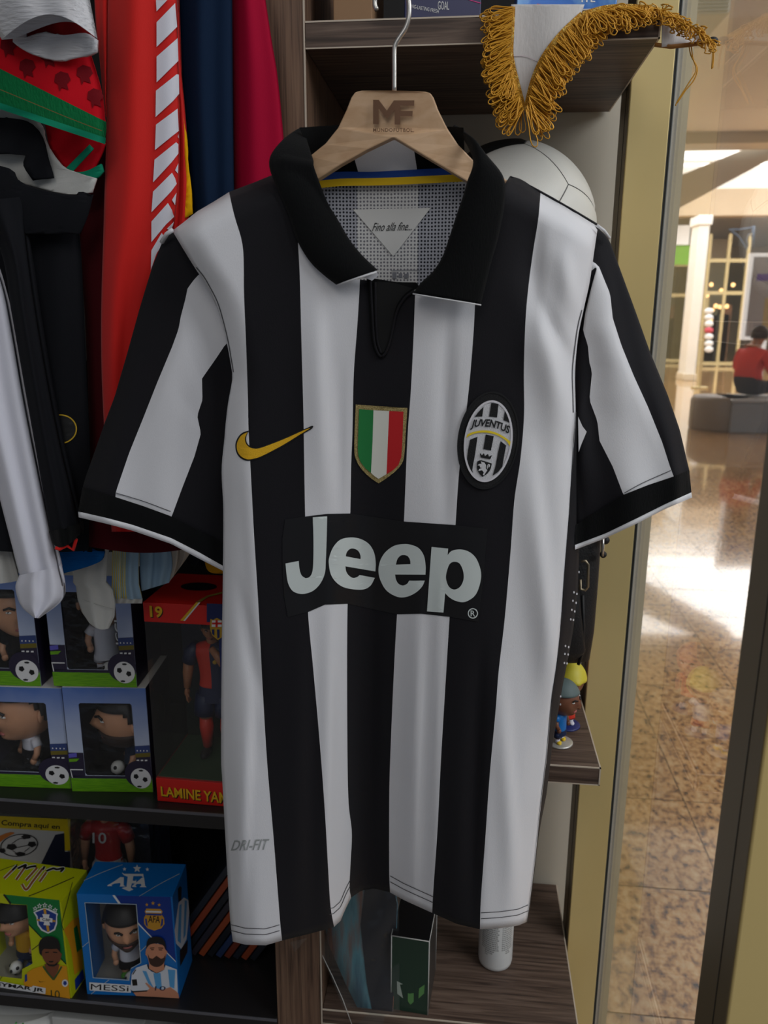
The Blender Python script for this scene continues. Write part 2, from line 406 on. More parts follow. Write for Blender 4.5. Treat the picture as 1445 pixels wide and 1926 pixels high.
# the floor past the last tile that can be told apart: joint lines in the material only
def granite_far():
    m = GRAN.copy(); m.name = 'granite_far'; nt = m.node_tree; b = nt.nodes['Principled BSDF']
    src = b.inputs['Base Color'].links[0].from_socket
    br = nt.nodes.new('ShaderNodeTexBrick'); br.offset = 0; br.inputs['Scale'].default_value = 1
    br.inputs['Brick Width'].default_value = T; br.inputs['Row Height'].default_value = T; br.inputs['Mortar Size'].default_value = .0045
    br.inputs['Color1'].default_value = (1, 1, 1, 1); br.inputs['Color2'].default_value = (.95, .95, .95, 1); br.inputs['Mortar'].default_value = (.28, .26, .24, 1)
    geo = nt.nodes.new('ShaderNodeNewGeometry'); mp = nt.nodes.new('ShaderNodeMapping'); mp.inputs['Location'].default_value = (-.3, -.62, 0)
    nt.links.new(geo.outputs['Position'], mp.inputs[0]); nt.links.new(mp.outputs[0], br.inputs['Vector'])
    mx = nt.nodes.new('ShaderNodeMix'); mx.data_type = 'RGBA'; mx.blend_type = 'MULTIPLY'; mx.inputs[0].default_value = 1
    nt.links.new(src, mx.inputs[6]); nt.links.new(br.outputs['Color'], mx.inputs[7]); nt.links.new(mx.outputs[2], b.inputs['Base Color'])
    return m
box('far_paving', .246, 26, .3, 60, -.021, -.0012, granite_far(), fl, 0)

MW = mat('mall_cream', (216, 204, 182), .7); MC = mat('mall_ceiling_paint', (234, 236, 236), .8); MWH = mat('mall_white', (240, 240, 236), .6)
SKY = mat('skylight_panel', (255, 255, 255), .5, emit=3.0)
LAMP = mat('lamp_diffuser', (255, 252, 246), .5, emit=9)
CREAM = mat('cream_frame', (190, 174, 128), .5)
def mbox(name, px0, px1, py0, py1, Y, depth, m, parent=None, bevel=0):
    a = P(px0, py0, Y); b = P(px1, py1, Y)
    return box(name, min(a.x, b.x), max(a.x, b.x), Y, Y+depth, min(a.z, b.z), max(a.z, b.z), m, parent, bevel)
# ceilings and bulkheads
zc = 3.95
c1 = box('ceiling', .246, 26, -2.2, 12.5, zc, zc+.1, MC, bevel=0); tag(c1, 'cream plaster ceiling of the mall corridor', 'ceiling', kind='structure')
t1 = box('trim_1', .246, 26, 12.4, 12.9, 3.80, zc+.1, mat('bulkhead', (208, 202, 190), .8), bevel=0); tag(t1, 'beige bulkhead where the low ceiling ends', 'bulkhead', kind='structure')
t2 = box('trim_2', 0, 1, 13.0, 13.6, 0, 1, mat('bulkhead', (0, 0, 0)), bevel=0)
for v_, (x_, y_) in zip((0, 2, 1, 3, 4, 6, 5, 7), ((1225, 420), (1225, 420), (1225, 352), (1225, 352), (1500, 272), (1500, 272), (1500, 240), (1500, 240))):
    w_ = P(x_, y_, 13.0); t2.data.vertices[v_].co.x = w_.x; t2.data.vertices[v_].co.z = w_.z; tag(t2, 'beige ceiling edge running back along the gallery', 'bulkhead', kind='structure')
t3 = box('trim_3', .246, 26, 24.0, 24.5, 4.15, 4.85, mat('fascia', (196, 178, 152), .8), bevel=0); tag(t3, 'wide beige fascia above the far shops', 'fascia', kind='structure')
c2 = box('ceiling_2', .246, 26, 24.5, 44, 4.85, 5.0, MC, bevel=0); tag(c2, 'pale ceiling over the far shops', 'ceiling', kind='structure')
sk = empty('skylight', (7, 18, 5.45), 'bright glazed skylight over the far end of the gallery', 'skylight'); tag(sk, kind='structure')
box('glazing', .246, 26, 12.95, 24.4, 5.45, 5.5, SKY, sk, 0)
for i in range(7): box('glazing_bar', .246, 26, 13.4+i*1.6, 13.52+i*1.6, 5.36, 5.44, MWH, sk, 0)
t4 = box('trim_4', .246, 26, 24.1, 24.5, 4.85, 5.45, MWH, bevel=0); tag(t4, 'white wall strip above the beige fascia', 'wall', kind='structure')
bw = box('wall_far', .246, 26, 43.6, 44, 0, 4.9, MW, bevel=0); tag(bw, 'cream wall at the far end of the mall', 'wall', kind='structure')
ns = box('wall_side', -.2, .242, 1.31, 36, -.02, 9, MW, bevel=0); tag(ns, 'side wall of the neighbouring shops', 'wall', kind='structure')
lp = empty('ceiling_lamp', (2.6, 9.0, zc), 'round white downlight in the mall ceiling', 'lamp')
c = Pz(1325, 266, zc-.012)
lathe('ring', [(.0, .0), (.22, .0), (.235, -.004), (.235, .012), (.0, .012)], (c.x, c.y, zc-.012), MWH, lp, 28)
lathe('diffuser', [(.0, -.006), (.15, -.006), (.19, -.002), (.19, .0)], (c.x, c.y, zc-.014), LAMP, lp, 28); lp.location = (c.x, c.y, zc)
ac = empty('air_conditioner', P(1322, 22, 6.0), 'white ceiling cassette unit seen through the top of the window', 'air conditioner')
a_ = P(1285, 8, 6.0); b_ = P(1365, 36, 6.0)
box('casing', a_.x, b_.x, 5.9, 6.6, b_.z, zc-.001, mat('ac_grey', (176, 176, 172), .5), ac, .02)
for i in range(4): box('louver', a_.x+.02, b_.x-.02, 5.885, 5.9, lerp(b_.z, a_.z, .15+.22*i), lerp(b_.z, a_.z, .25+.22*i), mat('ac_dark', (110, 110, 108), .5), ac, 0)
# far shops
def storefront(name, label, px0, px1, ytop, Y, sign, signm, frame, glassm, cols=2, sy=(460, 500), warm=0):
    a = P(px0, ytop, Y); b = P(px1, ytop, Y)
    e = empty(name, (a.x, Y, 0), label, 'shop front')
    z1 = a.z; w = b.x-a.x
    box('back_wall', a.x, b.x, Y+1.6, Y+1.7, 0, z1, mat('shop_inside', (120, 110, 92), .8), e, 0)
    zs0 = P(px0, sy[1], Y).z; zs1 = P(px0, sy[0], Y).z
    if sign:
        box('sign', a.x, b.x, Y-.06, Y, zs0, zs1, signm, e, .01)
    for i in range(cols+1):
        x = lerp(a.x, b.x, i/cols); box('mullion', x-.04, x+.04, Y-.03, Y+.05, 0, z1, frame, e, 0)
    for z in (.08, zs0-.9, zs0): box('rail', a.x, b.x, Y-.02, Y+.04, z-.05, z+.05, frame, e, 0)
    for i in range(cols): box('pane', lerp(a.x, b.x, i/cols)+.04, lerp(a.x, b.x, (i+1)/cols)-.04, Y, Y+.01, .1, zs0, glassm, e, 0)
    rs = random.Random(px0)
    for i in range(5):
        x = rs.uniform(a.x+.1, b.x-.4); h = rs.uniform(.8, 1.8)
        box('display_rack', x, x+.3, Y+.5, Y+.9, 0, h, mat('rack%d' % (i % 3), ((90, 96, 84), (130, 90, 70), (84, 78, 84))[i % 3], .7), e, 0)
    for i in range(warm):
        sphere('warm_bulb', (rs.uniform(a.x+.15, b.x-.15), Y+.35, rs.uniform(1.2, 2.4)), .06, mat('warm_bulb', (255, 190, 130), .5, emit=6), e, nu=10, nv=6)
    return e
GLF = film('far_glass', 1.5, (.86, .9, .86), 0, .02)
gs = storefront('green_shop_front', 'shop front with green sign band and cream door frame', 1236, 1306, 425, 26, True, mat('green_sign', (120, 190, 60), .5, emit=.35), CREAM, GLF, 1, (462, 498), 3)
storefront('warm_shop_front', 'cream framed shop front with small warm lights inside', 1338, 1412, 440, 24.6, False, MWH, CREAM, GLF, 2, (455, 490), 9)
mbox('panel', 1240, 1296, 424, 460, 25.7, .1, mat('white_panel', (250, 250, 250), .5, emit=.9), gs)
def pillar(px0, px1, py0, Y, label):
    a = P(px0, py0, Y); b = P(px1, py0, Y); e = empty('pillar', (a.x, Y, 0), label, 'pillar')
    box('shaft', a.x, b.x, Y, Y+.6, 0, a.z, MWH, e, .02); box('plinth', a.x-.03, b.x+.03, Y-.03, Y+.63, 0, .15, MW, e, .01); box('capital', a.x-.04, b.x+.04, Y-.04, Y+.64, a.z-.2, a.z, MWH, e, .02)
pillar(1317, 1338, 405, 19.0, 'bright white square pillar beside the green shop front')
sd = empty('sign_stand', P(1335, 690, 17), 'upright rack of small oval signs in front of the pillar', 'sign stand')
q = P(1333, 560, 17); box('post', q.x-.02, q.x+.02, 17.0, 17.04, 0, q.z, CREAM, sd, 0); box('foot', q.x-.15, q.x+.15, 16.9, 17.1, 0, .03, CREAM, sd, .005)
for i, yy in enumerate((585, 597, 609, 621, 633, 646, 657)):
    q = P(1334, yy, 16.97); v = [Vector((q.x+.085*math.cos(t), 16.97+dy, q.z+.06*math.sin(t))) for dy in (0, .02) for t in [k*math.pi/9 for k in range(18)]]
    f = [tuple(range(18)), tuple(range(35, 17, -1))]+[(k, 18+k, 18+(k+1) % 18, (k+1) % 18) for k in range(18)]
    mesh('oval_sign', v, f, mat('oval_red', (225, 90, 110), .5, emit=.2) if i == 3 else mat('oval_white', (245, 245, 245), .5, emit=.5), sd)
ls = empty('light_box_sign', P(1432, 640, 12), 'white framed lit panel with purple lettering at the right', 'sign')
a_ = P(1412, 476, 12); b_ = P(1490, 640, 12)
box('frame', a_.x, b_.x, 12, 12.08, b_.z, a_.z, mat('sign_frame', (245, 245, 245), .5, emit=.6), ls, .01)
box('panel', a_.x+.05, b_.x, 11.985, 12.0, b_.z+.05, a_.z-.05, mat('sign_panel', (170, 172, 180), .3), ls, 0)
mbox('purple_mark', 1425, 1462, 515, 528, 11.98, .01, mat('purple', (92, 50, 170), .5), ls)
mbox('pole', 1440, 1446, 560, 640, 11.98, .02, CREAM, ls); box('stand', a_.x+.3, a_.x+.36, 12.0, 12.06, 0, b_.z, mat('sign_frame', (0, 0, 0)), ls, 0)
br = empty('wall_bracket', P(1405, 450, 15), 'blue wrought iron wall bracket above the warm shop', 'bracket')
def qq(x, y): return P(x, y, 15)
IRON = mat('blue_iron', (70, 92, 120), .5)
tube('arm', [qq(1372, 432), qq(1390, 432), qq(1418, 428)], .012, IRON, br, 6)
tube('back_bar', [qq(1418, 425), qq(1416, 466)], .022, IRON, br, 6)
tube('scroll', [qq(1376, 434), qq(1390, 445), qq(1400, 460), qq(1404, 470), qq(1408, 462), qq(1404, 450), qq(1410, 440), qq(1416, 446)], .012, IRON, br, 6)
ba = Pz(1414, 815, 0)
# ------------------------------------------------------------------ bench and seated person outside
DB = 9.9
bn = empty('bench', Pz(1380, 815, 0), 'low grey block bench with brown rounded end in the mall', 'bench')
a_ = Pz(1372, 815, 0)
box('seat_block', a_.x, a_.x+1.7, a_.y, a_.y+.75, 0, .39, mat('bench_grey', (120, 124, 132), .5), bn, .02)
box('seat_top', a_.x-.01, a_.x+1.72, a_.y-.02, a_.y+.77, .39, .43, mat('bench_top', (150, 152, 156), .45), bn, .01)
lathe('round_end', [(.0, 0), (.36, 0), (.37, .04), (.37, .38), (.34, .43), (0, .43)], (a_.x-.02, a_.y+.42, 0), mat('bench_brown', (112, 98, 86), .5), bn, 28)
pp = Vector((a_.x+.36, a_.y+.50, 0))
def person(where):
    base = Vector((0, 0, 0))
    J = [((0, .12, .56), .15), ((0, .10, .74), .155), ((0, .06, .90), .165), ((0, .02, 1.03), .10), ((0, -.02, 1.09), .055), ((-.02, -.05, 1.18), .085), ((-.03, -.06, 1.25), .07),
         ((-.17, .03, .98), .075), ((-.25, -.02, .78), .058), ((-.16, -.22, .70), .042), ((-.08, -.30, .74), .034),
         ((.17, .03, .98), .075), ((.26, -.02, .78), .058), ((.15, -.22, .70), .042), ((.05, -.31, .75), .034),
         ((-.11, .02, .55), .11), ((-.14, -.34, .55), .085), ((-.14, -.38, .30), .06), ((-.14, -.36, .08), .05), ((-.15, -.50, .045), .042),
         ((.11, .02, .55), .11), ((.14, -.34, .55), .085), ((.14, -.38, .30), .06), ((.14, -.36, .08), .05), ((.15, -.50, .045), .042)]
    E = [(0, 1), (1, 2), (2, 3), (3, 4), (4, 5), (5, 6), (2, 7), (7, 8), (8, 9), (9, 10), (2, 11), (11, 12), (12, 13), (13, 14), (0, 15), (15, 16), (16, 17), (17, 18), (18, 19), (0, 20), (20, 21), (21, 22), (22, 23), (23, 24)]
    me = bpy.data.meshes.new('p'); me.from_pydata([Vector(p)+base for p, r in J], E, [])
    ob = bpy.data.objects.new('p', me); COL.objects.link(ob)
    sk_ = ob.modifiers.new('s', 'SKIN'); sk_.use_smooth_shade = True
    for i, (p, r) in enumerate(J):
        me.skin_vertices[0].data[i].radius = (r, r*.85 if i in (0, 1, 2) else r)
    me.skin_vertices[0].data[0].use_root = True
    s2 = ob.modifiers.new('d', 'SUBSURF'); s2.levels = 2; s2.render_levels = 2
    bpy.context.view_layer.update()
    m2 = bpy.data.meshes.new_from_object(ob.evaluated_get(bpy.context.evaluated_depsgraph_get())); bpy.data.objects.remove(ob)
    for m in (mat('skin', (176, 124, 96), .5), mat('red_top', (205, 62, 58), .8), mat('dark_trousers', (46, 50, 62), .8), mat('shoe_black', (24, 24, 26), .5)): m2.materials.append(m)
    for p in m2.polygons:
        c = p.center-base; k = 1
        if c.z > 1.06: k = 0
        elif c.y < -.2 and c.z > .62 and abs(c.x) < .22: k = 0
        elif c.z < .66 and not (abs(c.x) > .2 and c.z > .6): k = 2
        if c.z < .1: k = 3
        p.material_index = k; p.use_smooth = True
    o = bpy.data.objects.new('person', m2); COL.objects.link(o)
    tag(o, 'person in red top and dark trousers sitting on the mall bench', 'person')
    V, Fc = grid(lambda u, v: base+Vector((-.03, -.045, 1.215))+Vector((.105*math.sin(math.pi*v*.62)*math.cos(2*math.pi*u), .118*math.sin(math.pi*v*.62)*math.sin(2*math.pi*u)+.02, .125*math.cos(math.pi*v*.62))), 20, 8)
    mesh('hair', V, Fc, mat('dark_hair', (34, 28, 26), .7), o)
    sphere('nose', base+Vector((-.03, -.155, 1.19)), .014, mat('skin', (0, 0, 0)), o, nu=8, nv=6)
    for s in (-1, 1):
        sphere('eye', base+Vector((-.03+.032*s, -.14, 1.215)), .009, BLACKM, o, nu=8, nv=6)
        for k in range(4): tube('finger', [base+Vector((s*.07-.015*k*s, -.31, .745+.01*k)), base+Vector((s*.06-.015*k*s, -.345, .77+.006*k)), base+Vector((s*.045-.012*k*s, -.345, .79))], .008, mat('skin', (0, 0, 0)), o, 6)
    tube('mouth', [base+Vector((-.05, -.145, 1.155)), base+Vector((-.03, -.152, 1.153)), base+Vector((-.01, -.145, 1.155))], .004, mat('lip', (140, 80, 72), .5), o, 5)
    ph = box('mobile_phone', base.x-.035, base.x+.035, base.y-.362, base.y-.352, .76, .90, BLACKM, None, .004); tag(ph, 'dark mobile phone held by the seated person', 'phone')
    T_ = Matrix.Translation(where) @ Matrix.Rotation(math.radians(128), 4, 'Z')
    o.data.transform(T_); ph.data.transform(T_)
    for c in o.children: c.data.transform(T_)
person(pp)

# ------------------------------------------------------------------ the striped jersey
WHITE = fab('jersey_white', (224, 224, 228), .8, .2, .05)
BLACK = fab('jersey_black', (21, 20, 25), .75, .2, .03)
KNIT = fab('black_rib_knit', (12, 13, 14), .88, .12, .03, 900, .3, (1, 1, .2))
THREAD = mat('grey_thread', (70, 70, 74), .8)
HEM = [(400, 1764), (438, 1771), (462, 1777), (500, 1778), (531, 1769), (580, 1757), (628, 1744), (641, 1732), (650, 1710), (661, 1688), (680, 1675), (704, 1671), (733, 1678), (760, 1693), (813, 1717), (860, 1738), (903, 1748), (940, 1746), (975, 1741), (991, 1734), (1010, 1728)]
ZH = .752
def hem_y(px): return pl(HEM, px)
HY = []
for x in range(400, 1011, 10):
    d = ray(x, hem_y(x)); HY.append((x, (ZH-EYE)/d.z*d.y))
HY = [(HY[i][0], sum(HY[max(0, min(len(HY)-1, i+k))][1] for k in (-2, -1, 0, 1, 2))/5) for i in range(len(HY))]
# edges of the stripes down the front, x for a given y
B = [
 [(434, 324), (503, 366), (542, 392), (589, 412), (642, 426), (702, 437), (714, 437), (759, 429), (802, 424), (817, 423), (883, 417), (956, 420), (1099, 419), (1232, 417), (1432, 416), (1466, 418), (1539, 422), (1629, 427), (1729, 433), (1771, 438)],
 [(300, 420), (361, 431), (406, 441), (449, 454), (479, 458), (552, 459), (636, 462.5), (752, 466.5), (805, 467.5), (873, 471), (1006, 478), (1136, 486), (1290, 494), (1432, 502.5), (1573, 514.5), (1656, 521), (1745, 528), (1770, 531)],
 [(300, 552), (453, 560.5), (519, 564), (636, 567), (785, 571), (963, 574), (1151, 579.5), (1255, 589), (1390, 601), (1523, 611), (1639, 617.7), (1706, 622), (1746, 629)],
 [(300, 684), (529, 677), (602, 673), (702, 665.7), (818, 663), (866, 661), (968, 659), (1137, 654), (1232, 653), (1413, 653.7), (1513, 656), (1566, 662), (1629, 659.3), (1672, 657.7), (1690, 661)],
 [(300, 792), (556, 781), (636, 778), (735, 773), (817, 767), (933, 762), (980, 760), (1156, 747), (1265, 741), (1432, 734), (1496, 732.4), (1646, 732.4), (1680, 734)],
 [(300, 900), (574, 893.5), (652, 889), (742, 881), (880, 864.6), (988, 857), (1159, 846), (1265, 839.5), (1432, 829.5), (1563, 823), (1679, 815), (1718, 813)],
 [(300, 1022), (363, 1017), (410, 1013), (473, 1003), (533, 995), (599, 989), (699, 985.7), (782, 986), (865, 979), (939, 968), (1033, 961), (1166, 949.4), (1265, 938), (1330, 933), (1463, 921), (1579, 913), (1696, 904.5), (1748, 903)],
 [(426, 1125), (466, 1119), (533, 1109), (583, 1098), (632, 1088), (699, 1082), (779, 1083), (865, 1078), (932, 1074), (966, 1072), (1066, 1064), (1176, 1056), (1256, 1047.5), (1313, 1039), (1432, 1028), (1446, 1026), (1546, 1014), (1612, 1007.5), (1702, 996), (1734, 991)],
]
SIDE = [(426, 1126), (700, 1084), (779, 1087), (850, 1089.7), (1000, 1091), (1116, 1087), (1182, 1079), (1229, 1071), (1282, 1060), (1398, 1040), (1446, 1034), (1496, 1028), (1546, 1018), (1579, 1012.5), (1612, 1009), (1702, 998), (1734, 993)]
SHOULD = [(300, 446), (324, 434), (380, 391), (431, 361), (480, 341), (520, 328), (560, 300), (880, 300), (940, 326), (980, 343), (1017, 363), (1060, 386), (1090, 405), (1125, 426), (1150, 446)]
def fold(px, py, x0, y0, x1, y1, w, amp):             # soft crease along a line, steeper on one side
    dx, dy = x1-x0, y1-y0; L = math.hypot(dx, dy)
    t = ((px-x0)*dx+(py-y0)*dy)/L/L; s = ((px-x0)*dy-(py-y0)*dx)/L
    if t < -.15 or t > 1.15: return 0
    e = math.sin(math.pi*min(1, max(0, (t+.15)/1.3)))
    k = s/w
    return amp*e*(math.exp(-k*k*(3 if k > 0 else .6)))
FOLDS = [(995, 545, 1075, 800, 30, -.006), (1000, 880, 1046, 1320, 26, -.0065), (1060, 470, 1085, 590, 20, -.004), (1012, 560, 1090, 700, 14, .003), (945, 1300, 975, 1740, 18, -.004),
         (445, 900, 480, 1400, 24, .003), (450, 1100, 500, 1330, 12, .0025), (470, 1300, 450, 1750, 16, -.003), (595, 560, 610, 900, 26, -.004), (625, 1150, 615, 1700, 18, -.004),
         (790, 1150, 778, 1690, 16, -.004), (829, 1150, 818, 1700, 8, -.002), (845, 600, 840, 960, 16, .003), (905, 1250, 890, 1740, 16, .004), (1010, 420, 1000, 620, 24, .004), (640, 700, 640, 980, 14, .002),
         (565, 1200, 560, 1760, 30, -.004), (700, 1100, 690, 1660, 30, .004)]
def Yf(px, py):
    sh = pl(SHOULD, px); hm = hem_y(px)
    t = max(0, min(1, (py-480)/(hm-480))); w = t**1.7
    yt = .752+.012*(px-722)/400
    y = lerp(yt, pl(HY, px), w)
    d = py-sh
    if (px < 530 or px > 930) and d < 50: y += .034*(1-max(d, 0)/50)**2
    xl = pl(B[0], py); xr = pl(SIDE, py)
    for e in (px-xl, xr-px):
        if e < 55: y += .022*(1-max(e, 0)/55)**2.2
    for f in FOLDS: y += 1.6*fold(px, py, *f)
    return y
def shirt(px, py, off=0): return P(px, py, Yf(px, py)-off)

jy = empty('football_jersey', (-.02, .78, ZH), 'black and white striped short sleeve football jersey with black polo collar on wooden hanger', 'jersey')
TOP = [(0, 434), (.4, 398), (1, 361), (1.4, 343), (1.68, 329), (1.80, 352), (2, 425), (2.35, 500), (2.7, 520), (3, 526), (3.5, 531), (4, 549), (4.4, 556), (5, 530), (5.15, 465), (5.28, 392), (5.40, 352), (5.48, 331), (5.55, 332), (5.7, 338), (6, 362), (6.5, 392), (7, 426)]
NS = [0]+[k/12 for k in range(1, 85)]
NR = 100
V = []; rowidx = []
for j in range(NR+1):
    t = j/NR
    for i in range(85):
        s = i/12; k = min(6, int(s)); a = s-k
        ty = pl(TOP, s)
        by = 1700.0
        for _ in range(4):
            xb = lerp(pl(B[k], by), pl(B[k+1], by), a); by = hem_y(xb)
        y = lerp(ty, by, t)
        x = lerp(sm(B[k], y), sm(B[k+1], y), a)
        V.append(shirt(x, y))
Fc = []; ix = []
for j in range(NR):
    for i in range(84):
        Fc.append((j*85+i, j*85+i+1, (j+1)*85+i+1, (j+1)*85+i)); ix.append((i//12) % 2)
front = mesh('front_panel', V, Fc, [WHITE, BLACK], jy, idx=ix)
fm = front.modifiers.new('thickness', 'SOLIDIFY'); fm.thickness = .0012; fm.offset = 1
# back panel hangs behind, joined at the sides
BT = [(0, 434), (1, 361), (1.68, 329), (2.2, 318), (3.5, 314), (5.2, 318), (5.55, 326), (6, 362), (7, 426)]
V = []; Fc = []; ix = []
for j in range(41):
    for i in range(43):
        s = i/6; k = min(6, int(s)); a = s-k
        ty = pl(BT, s); by = 1700.0
        for _ in range(4):
            xb = lerp(pl(B[k], by), pl(B[k+1], by), a); by = hem_y(xb)
        y = lerp(ty, by, j/40); x = lerp(sm(B[k], y), sm(B[k+1], y), a)
        yy = max(y, pl(SHOULD, x)); p = P(x, y, Yf(x, yy))
        bul = max(0,math.sin(math.pi*max(.0, min(1, s/7))))**.6
        top = min(1, j/5)
        V.append(Vector((p.x, p.y+.012+.082*bul-.022*bul*(1-top), p.z+(0 if j else -.002))))
for j in range(40):
    for i in range(42): Fc.append((j*43+i, (j+1)*43+i, (j+1)*43+i+1, j*43+i+1)); ix.append((i//6) % 2)
mesh('back_panel', V, Fc, [WHITE, BLACK], jy, idx=ix)
# black side panel turning round to the back
V = []; Fc = []
for j in range(61):
    y = lerp(775, 1734, j/60); x0 = sm(B[7], y)-1; x1 = pl(SIDE, y)
    for i in range(6):
        a = i/5; x = lerp(x0, x1, a); V.append(P(x, y, Yf(x0, y)-.0006+.03*a**1.3))
    p = P(x1, y, Yf(x0, y)+.03); V.append(p+Vector((-.02, .035, 0)))
for j in range(60):
    for i in range(6): Fc.append((j*7+i, j*7+i+1, (j+1)*7+i+1, (j+1)*7+i))
sp = mesh('side_panel', V, Fc, BLACK, jy)
def side(px, py, off=0):
    x0 = sm(B[7], py)-1; a = max(0, min(1, (px-x0)/max(1, pl(SIDE, py)-x0))); return P(px, py, Yf(x0, py)-.0006+.03*a**1.3-off)
dots = [(1089.5, 1076), (1080, 1114), (1085.5, 1117), (1078, 1130), (1084, 1134), (1076, 1147), (1081.5, 1150), (1074, 1165), (1079, 1166), (1064, 1215), (1070, 1217), (1063, 1230), (1069, 1231), (1062, 1247), (1067, 1248), (1055, 1310), (1054.5, 1325)]
for x, y in dots: decal('perforation', [ell(x, y, 1.5, 2.3, 8)], side, mat('dot_grey', (200, 202, 210), .6), sp, .0007, 30)
# small underarm gusset showing behind the right armhole
decal('underarm_gusset', [crop([(625, 1455), (650, 1510), (673, 1540), (640, 1620), (628, 1655)], 880, 300, 3.008)], xz_surf(.775), WHITE, jy, 0)
# ---- sleeves
def sleeve(name, lines, mats, Yo, Yi, thick, inner_push):
    """lines: four edges from outer to inner, each from armhole to cuff seam"""
    n = 44; m = 30; V = []; Fc = []; ix = []
    def fr(s, t):
        k = min(2, int(s)); a = s-k
        p = along(lines[k], t); q = along(lines[k+1], t); return (lerp(p[0], q[0], a), lerp(p[1], q[1], a))
    def depth(s, t):
        u = s/3
        r = lerp(Yo, Yi, u**.8)-thick*.5*max(0,math.sin(math.pi*min(1, u*1.05)))**.7*(.35+.65*t)
        r += .0045*math.sin(u*9+t*3.0)*math.sin(math.pi*t)*(1 if u > .35 else .3)+.0025*math.sin(u*17-t*6)*t
        return r
    for j in range(n+1):
        for i in range(m+1):
            s = 3*i/m; x, y = fr(s, j/n); V.append(P(x, y, depth(s, j/n)))
    N1 = len(V)
    for j in range(n+1):
        for i in range(m+1):
            s = 3*i/m; x, y = fr(s, j/n); u = s/3
            p = P(x, y, depth(s, j/n)); V.append(p+Vector((0, .002+thick*max(0,math.sin(math.pi*u))**.7*(.5+.5*j/n), .012*math.sin(math.pi*u)*j/n)))
    for j in range(n):
        for i in range(m):
            k = min(2, int(3*(i+.5)/m)); a = j*(m+1)+i
            Fc.append((a, a+1, a+m+2, a+m+1)); ix.append(mats[k]); Fc.append((N1+a, N1+a+m+1, N1+a+m+2, N1+a+1)); ix.append(mats[k])
    for j in range(n):
        a = j*(m+1); Fc.append((a, a+m+1, N1+a+m+1, N1+a)); ix.append(mats[0])
        a = j*(m+1)+m; Fc.append((a, N1+a, N1+a+m+1, a+m+1)); ix.append(mats[2])
    o = mesh(name, V, Fc, [WHITE, BLACK], jy, idx=ix)
    return o, fr, depth
LS = [[(331, 436), (318, 440), (304, 458), (286, 503), (263, 579), (240, 662), (216, 745), (196, 798), (175, 858), (160, 900), (155, 919)],
      [(380, 512), (369, 521), (353, 542), (349, 562), (340, 596), (336, 619), (324, 652), (296, 719), (270, 785), (243, 852), (218, 925), (217, 937)],
      [(434, 640), (424, 648), (406, 675), (380, 712), (381, 752), (371, 782), (378, 815), (366, 858), (342, 920), (325, 966), (322, 973)],
      [(448, 700), (446, 740), (440, 790), (434, 850), (430, 910), (430, 960), (428, 1027)]]
slL, frL, dpL = sleeve('sleeve', LS, [1, 0, 1], .800, .790, .035, 0)
RS = [[(1118, 424), (1132, 434), (1146, 450), (1163, 496), (1196, 586), (1222, 659), (1256, 742), (1279, 808), (1297, 885), (1298, 888)],
      [(1112, 490), (1126, 499), (1148, 553), (1153, 599), (1169, 649), (1192, 706), (1219, 765), (1246, 832), (1262, 882), (1268, 897)],
      [(1112, 510), (1124, 500), (1113, 539), (1101, 589), (1097, 622), (1106, 649), (1109, 682), (1114, 699), (1109, 752), (1124, 792), (1128, 829), (1153, 878), (1172, 928), (1177, 936)],
      [(1090, 560), (1084, 640), (1076, 700), (1076, 780), (1078, 850), (1080, 920), (1084, 988)]]
slR, frR, dpR = sleeve('sleeve', RS, [1, 0, 1], .812, .800, .035, 0)
def cuff(par, top, bot, trim, Yfun, ytop):
    tab_ = sorted(Yfun)
    Yx = lambda x: pl(tab_, x)
    """rib band and its white edge below the sleeve seam"""
    def band(name, A, C, m, bul, par):
        V = []; n = 36; rows = 5
        for j in range(rows+1):
            for i in range(n+1):
                a = along(A, i/n); c = along(C, i/n); t = j/rows
                x = lerp(a[0], c[0], t); y = lerp(a[1], c[1], t); V.append(P(x, y, Yx(x)-.0022-bul*max(0,math.sin(math.pi*min(1, max(0, t))))**.5-.001))
        N = len(V)
        for k in range(N): V.append(V[k]+Vector((0, .004+.034*max(0,math.sin(math.pi*(k % (n+1))/n))**.7, .014*math.sin(math.pi*(k % (n+1))/n))))
        Fc = []
        for j in range(rows):
            for i in range(n):
                q = j*(n+1)+i; Fc.append((q, q+1, q+n+2, q+n+1)); Fc.append((N+q, N+q+n+1, N+q+n+2, N+q+1))
            for q in (j*(n+1), j*(n+1)+n): Fc.append((q, q+n+1, N+q+n+1, N+q))
        return mesh(name, V, Fc, m, par)
    b = band('cuff', top, bot, KNIT, .0015, par)
    band('cuff_trim', bot, trim, WHITE, .002, par)
cuff(slL, [(155, 917), (218, 935), (270, 952), (322, 971), (373, 998), (428, 1026)], [(147, 962), (200, 974), (249, 987), (322, 1012), (373, 1038), (428, 1069)], [(148, 973), (200, 985), (249, 998), (322, 1023), (373, 1050), (428, 1078)], [(frL(k/20, 1)[0], dpL(k/20, 1)) for k in range(61)], 0)
cuff(slR, [(1297, 884), (1268, 896), (1220, 912), (1172, 931), (1130, 958), (1082, 988)], [(1301, 926), (1250, 949), (1200, 974), (1140, 1003), (1090, 1022), (1082, 1025)], [(1302, 936), (1250, 958), (1200, 984), (1140, 1012), (1090, 1031), (1082, 1034)], [(frR(k/20, 1)[0], dpR(k/20, 1)) for k in range(61)], 0)
